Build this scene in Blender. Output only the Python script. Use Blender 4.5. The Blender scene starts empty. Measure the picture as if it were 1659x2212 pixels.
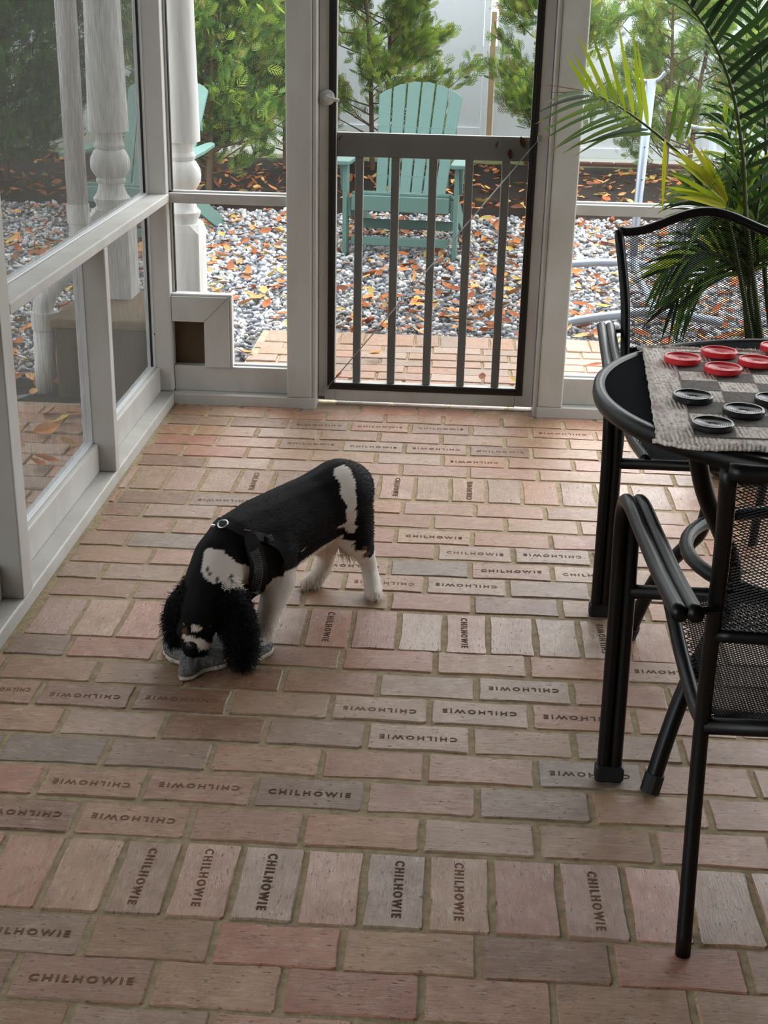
import bpy, bmesh, math, random
import numpy as np
from mathutils import Vector, Matrix
from mathutils.bvhtree import BVHTree

# ------------------------------------------------------------------ camera, sky, exposure
SC = bpy.context.scene
COL = SC.collection
F_PX, CXP, CYP = 2888.02, 829.5, 1106.0          # focal length in pixels of the 1659x2212 frame
PITCH, YAW, ROLL, CAMH = 0.3751492, -0.0506587, 0.0224037, 1.43187
def cam_axes():
    cy, sy, cp, sp = math.cos(YAW), math.sin(YAW), math.cos(PITCH), math.sin(PITCH)
    w = Vector((sy*cp, cy*cp, -sp)); r = Vector((cy, -sy, 0)); u = r.cross(w)
    cr, sr = math.cos(ROLL), math.sin(ROLL)
    return r*cr + u*sr, u*cr - r*sr, w
CR_, CU_, CW_ = cam_axes()
CAM0 = Vector((0, 0, CAMH))
cam_data = bpy.data.cameras.new('camera'); cam = bpy.data.objects.new('camera', cam_data); COL.objects.link(cam)
cam.matrix_world = Matrix(((CR_.x, CU_.x, -CW_.x, 0), (CR_.y, CU_.y, -CW_.y, 0), (CR_.z, CU_.z, -CW_.z, CAMH), (0, 0, 0, 1)))
cam_data.sensor_fit = 'HORIZONTAL'; cam_data.sensor_width = 36.0; cam_data.lens = F_PX/1659*36
cam_data.clip_start = 0.05; cam_data.clip_end = 200
SC.camera = cam
W_ = bpy.data.worlds.new('overcast'); SC.world = W_; W_.use_nodes = True
bg = W_.node_tree.nodes['Background']; bg.inputs[0].default_value = (0.93, 0.97, 1.0, 1); bg.inputs[1].default_value = 1.0
sun_d = bpy.data.lights.new('veiled_sun', 'SUN'); sun_d.energy = 0.9; sun_d.angle = math.radians(50); sun_d.color = (1, 0.98, 0.95)
sun = bpy.data.objects.new('veiled_sun', sun_d); COL.objects.link(sun); sun.rotation_euler = (math.radians(-38), math.radians(18), 0)
SC.view_settings.view_transform = 'Standard'; SC.view_settings.look = 'None'; SC.view_settings.gamma = 1.0
SC.view_settings.use_curve_mapping = False; SC.view_settings.exposure = 2.3

def ray(px, py): return CW_ + CR_*((px-CXP)/F_PX) - CU_*((py-CYP)/F_PX)
def at(px, py, Y): d = ray(px, py); return CAM0 + d*(Y/d.y)          # a measured picture point at depth Y
def onz(px, py, z=0.0): d = ray(px, py); return CAM0 + d*((z-CAMH)/d.z)
def to_px(p):
    d = Vector(p)-CAM0; z = d.dot(CW_)
    return (CXP+F_PX*d.dot(CR_)/z, CYP-F_PX*d.dot(CU_)/z, z)

# ------------------------------------------------------------------ helpers
rnd = random.Random(7)
def link(o): COL.objects.link(o); return o
def tag(o, label=None, cat=None, group=None, kind=None):
    if label: o['label'] = label
    if cat: o['category'] = cat
    if group: o['group'] = group
    if kind: o['kind'] = kind
    return o
def empty(name, loc=(0, 0, 0), rz=0.0, parent=None):
    o = link(bpy.data.objects.new(name, None)); o.location = loc; o.rotation_euler = (0, 0, rz); o.empty_display_size = 0.1
    if parent: o.parent = parent
    return o
def copy_tree(o, parent=None):
    c = link(o.copy()); c.parent = parent
    for ch in o.children: copy_tree(ch, c)
    return c
def tile(me, name, parent, loc, rot=(0, 0, 0), scale=(1, 1, 1), mat=None):
    o = link(bpy.data.objects.new(name, me)); o.parent = parent; o.location = loc; o.rotation_euler = rot; o.scale = scale
    if mat:
        o.material_slots[0].link = 'OBJECT'; o.material_slots[0].material = mat
    return o
class MB:
    def __init__(s): s.v = []; s.f = []
    def add(s, vs, fs):
        b = len(s.v); s.v += [tuple(v) for v in vs]; s.f += [tuple(i+b for i in f) for f in fs]; return s
    def box(s, x0, x1, y0, y1, z0, z1):
        return s.add([(x0,y0,z0),(x1,y0,z0),(x1,y1,z0),(x0,y1,z0),(x0,y0,z1),(x1,y0,z1),(x1,y1,z1),(x0,y1,z1)],
                     [(0,3,2,1),(4,5,6,7),(0,1,5,4),(1,2,6,5),(2,3,7,6),(3,0,4,7)])
    def prism(s, poly, off):
        n = len(poly); o = Vector(off); p = [Vector(q) for q in poly]
        return s.add(p+[q+o for q in p], [tuple(range(n-1, -1, -1)), tuple(range(n, 2*n))]+[(i, (i+1) % n, (i+1) % n+n, i+n) for i in range(n)])
    def tube(s, pts, r, n=8, caps=True, closed=False, flat=1.0):
        P = [Vector(p) for p in pts]; m = len(P); rr = r if isinstance(r, (list, tuple)) else [r]*m
        T = []
        for i in range(m):
            a = P[i-1] if (i > 0 or closed) else P[i]; b = P[(i+1) % m] if (i < m-1 or closed) else P[i]
            d = b-a; T.append(d.normalized() if d.length > 1e-9 else Vector((0, 0, 1)))
        up = Vector((0, 0, 1)) if abs(T[0].z) < .9 else Vector((1, 0, 0))
        N = (up - T[0]*up.dot(T[0])).normalized(); vs = []
        for i in range(m):
            N = N - T[i]*N.dot(T[i]); N = N.normalized() if N.length > 1e-6 else T[i].orthogonal().normalized()
            B = T[i].cross(N)
            for k in range(n):
                a = 2*math.pi*k/n; vs.append(P[i]+N*(math.cos(a)*rr[i]*flat)+B*(math.sin(a)*rr[i]))
        fs = []
        for i in range(m if closed else m-1):
            j = (i+1) % m
            for k in range(n): k2 = (k+1) % n; fs.append((i*n+k, i*n+k2, j*n+k2, j*n+k))
        if caps and not closed: fs += [tuple(range(n-1, -1, -1)), tuple(range((m-1)*n, m*n))]
        return s.add(vs, fs)
    def lathe(s, prof, c=(0, 0, 0), n=20, caps=True):
        vs = []; m = len(prof)
        for r, z in prof:
            for k in range(n): a = 2*math.pi*k/n; vs.append((c[0]+r*math.cos(a), c[1]+r*math.sin(a), c[2]+z))
        fs = [(i*n+k, i*n+(k+1) % n, (i+1)*n+(k+1) % n, (i+1)*n+k) for i in range(m-1) for k in range(n)]
        if caps: fs += [tuple(range(n-1, -1, -1)), tuple(range((m-1)*n, m*n))]
        return s.add(vs, fs)
    def mesh(s, name, mat=None, smooth=False):
        me = bpy.data.meshes.new(name); me.from_pydata(s.v, [], s.f); me.validate()
        if mat: me.materials.append(mat)
        if smooth: me.shade_smooth()
        me.update(); return me
    def build(s, name, mat, parent=None, smooth=False, bevel=0.0, seg=1):
        o = link(bpy.data.objects.new(name, s.mesh(name, mat, smooth)))
        if parent: o.parent = parent
        if bevel:
            b = o.modifiers.new('edge', 'BEVEL'); b.width = bevel; b.segments = seg; b.limit_method = 'ANGLE'
        return o
def auto_smooth(o, ang=40):
    me = o.data; me.shade_smooth()
    try: me.set_sharp_from_angle(angle=math.radians(ang))
    except Exception: pass
    return o
def spline(pts, n=8):
    P = [Vector(p) for p in pts]; out = []
    for i in range(len(P)-1):
        p0 = P[max(i-1, 0)]; p1 = P[i]; p2 = P[i+1]; p3 = P[min(i+2, len(P)-1)]
        for k in range(n):
            t = k/n
            out.append(0.5*((2*p1)+(p2-p0)*t+(2*p0-5*p1+4*p2-p3)*t*t+(3*p1-p0-3*p2+p3)*t**3))
    return out+[P[-1]]
def interp(x, xs, ys):
    return float(np.interp(x, xs, ys))

# ------------------------------------------------------------------ materials
def srgb(c):
    return tuple(((v/255)/12.92 if v/255 <= .04045 else ((v/255+.055)/1.055)**2.4) for v in c)+(1,)
def mat(name, col, rough=.6, spec=.4, metal=0.0, noise=None, bump=None, attr=None):
    """noise=(scale, amount, second colour, (sx,sy,sz)); bump=(scale, strength)"""
    m = bpy.data.materials.new(name); m.use_nodes = True; nt = m.node_tree; b = nt.nodes['Principled BSDF']
    b.inputs['Roughness'].default_value = rough; b.inputs['Specular IOR Level'].default_value = spec; b.inputs['Metallic'].default_value = metal
    c = srgb(col) if max(col) > 1 else tuple(col)+(1,)
    b.inputs['Base Color'].default_value = c
    tc = nt.nodes.new('ShaderNodeTexCoord')
    if attr:
        a = nt.nodes.new('ShaderNodeAttribute'); a.attribute_name = attr; nt.links.new(a.outputs['Color'], b.inputs['Base Color'])
    if noise:
        sc, amt, c2, st = noise; c2 = srgb(c2)
        mp = nt.nodes.new('ShaderNodeMapping'); mp.inputs['Scale'].default_value = st
        nz = nt.nodes.new('ShaderNodeTexNoise'); nz.inputs['Scale'].default_value = sc; nz.inputs['Detail'].default_value = 5
        rp = nt.nodes.new('ShaderNodeMapRange'); rp.inputs['From Min'].default_value = .42; rp.inputs['From Max'].default_value = .75
        rp.inputs['To Max'].default_value = amt
        mx = nt.nodes.new('ShaderNodeMix'); mx.data_type = 'RGBA'; mx.inputs[6].default_value = c; mx.inputs[7].default_value = c2
        if attr: nt.links.new(a.outputs['Color'], mx.inputs[6])
        nt.links.new(tc.outputs['Object'], mp.inputs[0]); nt.links.new(mp.outputs[0], nz.inputs[0]); nt.links.new(nz.outputs[0], rp.inputs[0])
        nt.links.new(rp.outputs[0], mx.inputs[0]); nt.links.new(mx.outputs[2], b.inputs['Base Color'])
    if bump:
        nb = nt.nodes.new('ShaderNodeTexNoise'); nb.inputs['Scale'].default_value = bump[0]; nb.inputs['Detail'].default_value = 4
        bn = nt.nodes.new('ShaderNodeBump'); bn.inputs['Strength'].default_value = bump[1]; bn.inputs['Distance'].default_value = .004
        nt.links.new(tc.outputs['Object'], nb.inputs[0]); nt.links.new(nb.outputs[0], bn.inputs['Height']); nt.links.new(bn.outputs[0], b.inputs['Normal'])
    return m
def brick_mat(name, col, col2, rough=.27):
    m = bpy.data.materials.new(name); m.use_nodes = True; nt = m.node_tree; N = nt.nodes; L = nt.links; b = N['Principled BSDF']
    tc = N.new('ShaderNodeTexCoord'); oi = N.new('ShaderNodeObjectInfo')
    ad = N.new('ShaderNodeVectorMath'); ad.operation = 'MULTIPLY_ADD'; ad.inputs[1].default_value = (1, 1, 1)
    cb = N.new('ShaderNodeCombineXYZ'); ml = N.new('ShaderNodeMath'); ml.operation = 'MULTIPLY'; ml.inputs[1].default_value = 60
    L.new(oi.outputs['Random'], ml.inputs[0]); L.new(ml.outputs[0], cb.inputs[0]); L.new(ml.outputs[0], cb.inputs[1])
    L.new(tc.outputs['Object'], ad.inputs[0]); L.new(cb.outputs[0], ad.inputs[2])
    def nz(scale, st, detail=6, rg=.6):
        mp = N.new('ShaderNodeMapping'); mp.inputs['Scale'].default_value = st; n = N.new('ShaderNodeTexNoise')
        n.inputs['Scale'].default_value = scale; n.inputs['Detail'].default_value = detail; n.inputs['Roughness'].default_value = rg
        L.new(ad.outputs[0], mp.inputs[0]); L.new(mp.outputs[0], n.inputs[0]); return n.outputs[0]
    def rng(src, a, c, lo, hi):
        r = N.new('ShaderNodeMapRange'); r.inputs[1].default_value = a; r.inputs[2].default_value = c; r.inputs[3].default_value = lo; r.inputs[4].default_value = hi
        L.new(src, r.inputs[0]); return r.outputs[0]
    def mix(fac, a, c):
        x = N.new('ShaderNodeMix'); x.data_type = 'RGBA'; L.new(fac, x.inputs[0])
        for s, v in ((6, a), (7, c)):
            if isinstance(v, tuple): x.inputs[s].default_value = v
            else: L.new(v, x.inputs[s])
        return x.outputs[2]
    c1, c2 = srgb(col), srgb(col2)
    big = nz(11, (1, 1, 1), 3); streak = nz(26, (1, 8, 1), 8, .75); pit = nz(48, (1, 3.6, 1), 6, .7); lime = nz(24, (1, 3, 1), 7, .75)
    k = mix(rng(big, .35, .68, 0, 1), c1, c2)
    k = mix(rng(streak, .48, .68, 0, .6), k, srgb((tuple(int(v*.62) for v in col))))
    k = mix(rng(lime, .52, .68, 0, .5), k, srgb((196, 176, 158)))
    k = mix(rng(pit, .60, .64, 0, .85), k, srgb((66, 54, 46)))
    ck = nz(15, (1, 2.6, 1), 4, .6); ab = N.new('ShaderNodeMath'); ab.operation = 'SUBTRACT'; ab.inputs[1].default_value = .5; L.new(ck, ab.inputs[0])
    ab2 = N.new('ShaderNodeMath'); ab2.operation = 'ABSOLUTE'; L.new(ab.outputs[0], ab2.inputs[0]); crk = N.new('ShaderNodeMath'); crk.operation = 'MULTIPLY'
    L.new(rng(ab2.outputs[0], .003, .009, 1, 0), crk.inputs[0]); L.new(rng(nz(21, (1, 1, 1), 2), .55, .6, 0, .8), crk.inputs[1])
    k = mix(crk.outputs[0], k, srgb((62, 50, 42)))
    hv = N.new('ShaderNodeHueSaturation'); L.new(k, hv.inputs['Color']); L.new(rng(oi.outputs['Random'], 0, 1, .86, 1.12), hv.inputs['Value'])
    L.new(hv.outputs[0], b.inputs['Base Color']); L.new(rng(big, .3, .7, rough-.08, rough+.12), b.inputs['Roughness'])
    b.inputs['Specular IOR Level'].default_value = .55
    sm = N.new('ShaderNodeMath'); sm.operation = 'ADD'; L.new(streak, sm.inputs[0]); L.new(rng(pit, .6, .72, 0, -.9), sm.inputs[1])
    bn = N.new('ShaderNodeBump'); bn.inputs['Strength'].default_value = .45; bn.inputs['Distance'].default_value = .0025
    L.new(sm.outputs[0], bn.inputs['Height']); L.new(bn.outputs[0], b.inputs['Normal'])
    return m
def screen_mat(name, cover, col, grain=False, trans=.3):
    """insect screening: woven strands cover part of the area, the rest is open"""
    m = bpy.data.materials.new(name); m.use_nodes = True; nt = m.node_tree; N = nt.nodes; L = nt.links
    for n in list(N):
        if n.type != 'OUTPUT_MATERIAL': N.remove(n)
    out = [n for n in N if n.type == 'OUTPUT_MATERIAL'][0]
    t = N.new('ShaderNodeBsdfTransparent'); d = N.new('ShaderNodeBsdfDiffuse'); d.inputs[0].default_value = srgb(col)
    tl = N.new('ShaderNodeBsdfTranslucent'); tl.inputs[0].default_value = srgb(col); dt = N.new('ShaderNodeMixShader'); dt.inputs[0].default_value = trans
    L.new(d.outputs[0], dt.inputs[1]); L.new(tl.outputs[0], dt.inputs[2])
    x = N.new('ShaderNodeMixShader'); x.inputs[0].default_value = cover
    L.new(t.outputs[0], x.inputs[1]); L.new(dt.outputs[0], x.inputs[2]); L.new(x.outputs[0], out.inputs[0])
    if grain:
        tc = N.new('ShaderNodeTexCoord'); mp = N.new('ShaderNodeMapping'); mp.inputs['Scale'].default_value = (1, 1, .06)
        nz = N.new('ShaderNodeTexNoise'); nz.inputs['Scale'].default_value = 260; nz.inputs['Detail'].default_value = 3
        r = N.new('ShaderNodeMapRange'); r.inputs[1].default_value = .3; r.inputs[2].default_value = .7; r.inputs[3].default_value = cover-.12; r.inputs[4].default_value = cover+.12
        L.new(tc.outputs['Object'], mp.inputs[0]); L.new(mp.outputs[0], nz.inputs[0]); L.new(nz.outputs[0], r.inputs[0]); L.new(r.outputs[0], x.inputs[0])
    return m
M = {}
M['paint'] = mat('white_paint', (192, 191, 186), .45, .4, noise=(7, .5, (158, 154, 142), (1, 1, .5)), bump=(60, .12))
M['paint_old'] = mat('weathered_paint', (206, 206, 204), .6, .3, noise=(34, .5, (150, 148, 142), (1, 1, .08)), bump=(70, .2))
M['alum'] = mat('screen_strip', (205, 207, 208), .35, .5)
M['spline'] = mat('black_spline', (22, 22, 24), .6)
M['gasket'] = mat('brown_black_gasket', (38, 32, 28), .5)
M['screen'] = screen_mat('door_screening', .3, (50, 50, 48))
M['screen_side'] = screen_mat('side_screening', .54, (92, 92, 88), True, .18)
M['screen_back'] = screen_mat('back_screening', .10, (110, 110, 108))
M['ceiling'] = mat('ceiling_boards', (138, 130, 118), .6)
M['mortar'] = mat('mortar', (166, 150, 122), .85, .2, noise=(45, .8, (120, 108, 86), (1, 1, 1)), bump=(110, .7))
BR = {
 'pink': brick_mat('brick_pink', (170, 130, 106), (154, 114, 91)),
 'tan': brick_mat('brick_tan', (167, 130, 100), (151, 115, 87)),
 'grey': brick_mat('brick_grey', (156, 128, 107), (142, 114, 94)),
 'blue': brick_mat('brick_blue_grey', (148, 128, 112), (136, 114, 98)),
 'red': brick_mat('brick_red', (171, 121, 99), (160, 108, 86)),
 'orange': brick_mat('brick_orange', (170, 123, 93), (157, 111, 82)),
 'brown': brick_mat('brick_brown', (150, 113, 88), (133, 98, 75)),
 'white': brick_mat('brick_pale', (176, 146, 124), (160, 130, 108))}
M['letters'] = mat('stamped_letters', (88, 66, 52), .8, .2)  # raised dark mesh; dirt and recess shade put into the letter colour
M['steel'] = mat('black_powder_coat', (9, 9, 10), .38, .3)
M['teal'] = mat('teal_plastic_lumber', (92, 125, 117), .55, .4, noise=(30, .35, (78, 111, 103), (1, 1, .2)))
M['galv'] = mat('galvanised_tube', (140, 149, 160), .38, .5, .6)
ROWS = [
 (4.634, 0, [-0.332,-0.125,0.088]),
 (4.545, 0, [-0.867,-0.658,-0.447,-0.233,-0.028,0.18,0.396]),
 (4.437, 0, [-0.989,-0.77,-0.563,-0.352,-0.14,0.071,0.278,0.499]),
 (4.327, 0, [-0.875,-0.66,-0.448,-0.242,-0.029,0.185,0.4]),
 (4.222, 0, [-0.988,-0.781,-0.572,-0.359,-0.15,0.062,0.271,0.496]),
 (4.112, 0, [-0.873,-0.662,-0.453,-0.238,-0.023,0.186,0.401,0.618]),
 (4.007, 0, [-0.994,-0.778,-0.571,-0.361,-0.152,0.063,0.281,0.495,0.709]),
 (3.845, 1, [-0.971,-0.866,-0.757,-0.65,-0.54,-0.43,-0.32,-0.211,-0.101,0.008,0.117,0.224,0.341,0.451,0.56,0.674]),
 (3.677, 0, [-0.767,-0.556,-0.344,-0.132,0.081,0.287,0.491,0.697]),
 (3.574, 0, [-0.88,-0.667,-0.458,-0.249,-0.041,0.168,0.38]),
 (3.459, 0, [-0.774,-0.563,-0.352,-0.141,0.072,0.292]),
 (3.354, 0, [-0.873,-0.661,-0.449,-0.237,-0.025,0.184]),
 (3.241, 0, [-0.786,-0.573,-0.36,-0.146,0.067,0.283,0.493]),
 (3.137, 0, [-0.887,-0.675,-0.467,-0.258,-0.049,0.164]),
 (3.031, 0, [-0.781,-0.566,-0.35,-0.135,0.073,0.292]),
 (2.866, 1, [-0.986,-0.875,-0.768,-0.658,-0.547,-0.437,-0.326,-0.216,-0.105,0.005,0.11,0.221,0.327]),
 (2.713, 0, [-0.858,-0.654,-0.44,-0.227,-0.013,0.198]),
 (2.599, 0, [-0.765,-0.556,-0.347,-0.136,0.08,0.288,0.498]),
 (2.491, 0, [-0.863,-0.656,-0.446,-0.231,-0.02,0.193,0.412]),
 (2.381, 0, [-0.78,-0.567,-0.354,-0.147,0.068,0.277,0.495]),
 (2.272, 0, [-0.66,-0.449,-0.228,-0.021,0.195,0.406,0.621]),
 (2.161, 0, [-0.759,-0.556,-0.346,-0.133,0.079,0.295,0.513]),
 (2.046, 0, [-0.657,-0.446,-0.239,-0.022,0.185,0.398]),
 (1.883, 1, [-0.654,-0.546,-0.442,-0.335,-0.223,-0.117,-0.008,0.102,0.218,0.33,0.434,0.551]),
 (1.726, 0, [-0.551,-0.346,-0.139,0.078,0.292,0.501]),
 (1.626, 0, [-0.642,-0.423,-0.222,-0.009,0.192,0.405])]
TEXTS = [(-0.46,4.44,'u'),(-0.24,4.43,'n'),(-0.04,4.43,'n'),(0.39,4.44,'u'),(-0.47,4.23,'n'),(-0.25,4.23,'n'),(-0.04,4.21,'u'),(0.17,4.22,'n'),(0.08,4.12,'u'),(-0.66,3.69,'u'),(-0.03,3.46,'n'),(0.08,3.35,'n'),(0.29,3.35,'u'),(-0.19,3.25,'u'),(0.18,3.24,'n'),(0.39,3.24,'n'),(-0.11,3.14,'u'),(0.06,3.14,'u'),(-0.59,3.85,'d'),(-0.16,3.85,'d'),(0.06,3.85,'b'),(0.06,2.87,'d'),(0.38,2.87,'b'),(-0.49,1.89,'d'),(-0.38,1.89,'d'),(-0.27,1.89,'d'),(-0.06,1.89,'d'),(0.05,1.89,'d'),(0.27,1.88,'d'),(0.17,2.6,'u'),(-0.76,2.48,'u'),(-0.55,2.49,'u'),(-0.91,2.48,'u'),(-0.12,2.49,'u'),(0.09,2.49,'u'),(0.28,2.49,'u'),(-0.04,2.39,'u'),(0.3,2.27,'u'),(-0.66,2.16,'u'),(-0.45,2.16,'u'),(-0.22,2.17,'n'),(-0.73,2.05,'u'),(-0.56,2.05,'u'),(-0.63,1.72,'n'),(-0.54,1.62,'n'),(0.49,2.7,'u'),(-0.27,2.87,'d')]
TONES = [(-0.77,3.36,'blue'),(-0.09,3.25,'blue'),(-0.16,2.88,'red'),(-0.1,3.35,'red'),(-0.31,2.21,'tan'),(-0.23,2.16,'grey'),(-0.03,1.94,'grey'),(-0.77,2.26,'blue'),(-0.25,2.4,'grey'),(-0.03,2.61,'grey'),(-0.72,2.04,'brown'),(0.19,1.72,'brown'),(-0.63,1.73,'grey'),(-0.24,1.72,'red'),(0.28,4.31,'tan'),(0.23,2.95,'tan'),(-0.39,2.55,'brown'),(-0.49,2.38,'brown'),(0.3,2.28,'blue'),(0.18,2.19,'grey'),(-0.45,1.73,'tan'),(0.33,1.62,'tan'),(-0.7,1.89,'orange'),(-0.09,2.38,'white'),(0.05,2.49,'white'),(0.18,2.6,'white'),(-0.05,2.5,'white'),(-0.49,2.62,'brown'),(0.29,3.84,'orange'),(-0.23,4.4,'orange'),(-0.02,4.56,'orange'),(0.12,4.1,'orange'),(-0.72,2.86,'red'),(-0.75,2.73,'red'),(-0.94,2.69,'grey'),(0.46,3.88,'white'),(0.05,3.14,'white'),(-0.1,2.21,'pink'),(-0.17,1.9,'pink'),(0.52,2.05,'pink'),(0.38,1.72,'red')]
# ------------------------------------------------------------------ floor: mortar bed and one object per brick
floor = MB().box(-1.16, 2.0, -.65, 4.76, -.08, -.0032).build('floor', M['mortar']); tag(floor, kind='structure', label='red brick porch floor in running bond with soldier courses', cat='floor')
def brick_mesh(l, w, seed):
    r = random.Random(seed); P = []
    nl, nw = (4, 2) if l > w else (2, 4)
    def edge(a, b, n):
        for i in range(n): t = i/n; P.append([a[0]+(b[0]-a[0])*t, a[1]+(b[1]-a[1])*t])
    c = .0022+r.random()*.0035
    hx, hy = l/2, w/2
    corners = [(-hx, -hy), (hx, -hy), (hx, hy), (-hx, hy)]
    pts = []
    for i in range(4):
        a = Vector(corners[i]); b = Vector(corners[(i+1) % 4]); d = (b-a).normalized(); q = r.uniform(.3, 1.5)*c; q2 = r.uniform(.3, 1.5)*c
        n = Vector((-d.y, d.x))
        pts.append(a+d*q)
        for f_ in ((.3, .68) if (b-a).length > .15 else (.5,)): pts.append(a.lerp(b, f_+r.uniform(-.1, .1))+n*r.uniform(-.0006, .0026))
        pts.append(b-d*q2)
    n = len(pts); vs = []
    for k, (s, z) in enumerate(((0.0, -.03), (0.0, -.0035), (.0028, 0.0))):
        for p in pts:
            m = p.length; q = p*(1-s/m*1.2); vs.append((q.x, q.y, z+(r.uniform(-.0004, .0004) if k == 2 else 0)))
    fs = [(k*n+i, k*n+(i+1) % n, (k+1)*n+(i+1) % n, (k+1)*n+i) for k in range(2) for i in range(n)]+[tuple(range(2*n, 3*n))]
    b = MB(); b.add(vs, fs); return b.mesh('brick', BR['pink'])
RUN = [brick_mesh(.2, .0985, i) for i in range(12)]
SOL = RUN
def text_mesh(size, body='CHILHOWIE', spacing=1.12):
    cu = bpy.data.curves.new('lettering', 'FONT'); cu.body = body; cu.size = size; cu.align_x = 'CENTER'; cu.align_y = 'CENTER'
    cu.extrude = .0003; cu.offset = .0006; cu.space_character = spacing; cu.resolution_u = 2
    o = link(bpy.data.objects.new('tmp', cu)); dg = bpy.context.evaluated_depsgraph_get()
    me = bpy.data.meshes.new_from_object(o.evaluated_get(dg)); me.name = 'lettering'
    bpy.data.objects.remove(o); bpy.data.curves.remove(cu); me.materials.clear(); me.materials.append(M['letters']); return me
M['letters_faint'] = mat('worn_dim_letters', (112, 84, 66), .8, .2)  # worn stamps; those on the left carry the dim light in their colour
LET = text_mesh(.0215, spacing=1.42)
specs = []          # (x, y, length, soldier, z)
for (y, t, js) in ROWS+[(1.52, 0, [-.745, -.53, -.318, -.105, .108, .32]), (1.412, 0, [-.64, -.425, -.21, 0, .21, .42]), (1.305, 0, [-.745, -.53, -.318, -.105, .108, .32]), (4.742, 0, [-.43, -.22, -.01, .2])]:
    p = .2125 if t == 0 else .1095
    xs = list(js); x1 = 1.92
    while xs[0] > -1.0+.001: xs.insert(0, xs[0]-p)
    while xs[-1] < x1: xs.append(xs[-1]+p)
    for a, b in zip(xs, xs[1:]):
        a2 = max(a, -1.002); 
        if b-a2 < .02: continue
        if y > 4.7 and not (-.52 < (a+b)/2 < .32): continue
        specs.append(((a2+b)/2, y, b-a2-.009, t))
def brick_area(s):
    x, y, l, t = s; w = .0965 if t == 0 else .203
    q = [to_px((x+dx*l/2, y+dy*w/2, 0)) for dx, dy in ((-1, -1), (1, -1), (1, 1), (-1, 1))]
    if max(v[0] for v in q) < 0 or min(v[0] for v in q) > 1659 or min(v[1] for v in q) > 2212: return 0
    return abs(sum(q[i][0]*q[(i+1) % 4][1]-q[(i+1) % 4][0]*q[i][1] for i in range(4)))/2
specs.sort(key=brick_area, reverse=True)
rest = MB(); rb = random.Random(3)
tones = ['pink']*8+['tan']*6+['brown']*3+['grey']*2+['red']*2+['orange']*2+['white']*2
texts = list(TEXTS); tn = list(TONES)
for i, (x, y, l, t) in enumerate(specs):
    base = rb.choice(RUN); w0 = .0985 if t else .2
    z = rb.uniform(-.0012, .0008); rot = (rb.uniform(-.006, .006), rb.uniform(-.004, .004), rb.uniform(-.012, .012)+(math.pi if rb.random() < .5 else 0))
    sc = (l/w0, rb.uniform(.985, 1.015), 1)
    if t: rot = (rot[0], rot[1], rot[2]+math.pi/2); sc = (rb.uniform(1.0, 1.025), l/w0, 1)
    tone = rb.choice(tones)
    w = .203 if t else .0965
    for k in tn:
        if abs(k[0]-x) < l/2 and abs(k[1]-y) < w/2+.004: tone = k[2]
    if i < 300:
        o = tile(base, 'brick', floor, (x, y, z), rot, sc, BR[tone])
        for k in texts:
            if abs(k[0]-x) < l/2 and abs(k[1]-y) < w/2+.008:
                a = {'n': 0, 'u': math.pi, 'd': -math.pi/2, 'b': math.pi/2}[k[2]]+rb.uniform(-.03, .03)
                le = tile(LET, 'lettering', o, (rb.uniform(-.006, .006) if t else 0, rb.uniform(-.006, .006), .0004), (0, 0, a-rot[2]), (1, 1, 1), M['letters_faint'] if (x < -.3 or rb.random() < .25) else M['letters'])
                break
    else:
        mt = Matrix.Translation((x, y, z)) @ Matrix.Rotation(rot[2], 4, 'Z') @ Matrix.Diagonal((*sc, 1))
        rest.add([mt @ v.co for v in base.vertices], [tuple(p.vertices) for p in base.polygons])
if rest.v: tag(rest.build('outer_bricks', BR['pink'], floor), kind='stuff')

# brick paving outside the door and along the left side
def paving(name, label, x0, x1, rows, y0, y1):
    base = MB().box(x0, x1, y0, y1, -.09, -.026).build(name, M['mortar']); tag(base, label=label, cat='paving', kind='structure')
    for (y, t, off) in rows:
        p = .2125 if t == 0 else .1095; x = x0+off-p
        while x < x1-.02:
            a, b = max(x, x0), min(x+p, x1); x += p
            if b-a < .05: continue
            tile(rb.choice(SOL if t else RUN), 'brick', base, ((a+b)/2, y+rb.uniform(-.003, .003), -.02+rb.uniform(-.002, .003)), (rb.uniform(-.01, .01), 0, rb.uniform(-.02, .02)+(math.pi/2 if t else 0)),
                 ((b-a-.008)/.2, 1, 1) if not t else (1, (b-a-.008)/.0965, 1), BR[rb.choice(['tan', 'pink', 'orange', 'grey', 'white'])])
paving('brick_path', 'weathered brick path just outside the screen door', -.86, .66, [(4.84+.108*i, 0, .1*(i % 2)+.03) for i in range(8)]+[(5.755, 1, .03)], 4.78, 5.87)
paving('brick_walk', 'brick walk seen through the left screen beside the porch', -2.25, -1.17, [(1.862+.108*i, 0, .1*(i % 2)+.04) for i in range(26)], 1.8, 4.66)

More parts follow.
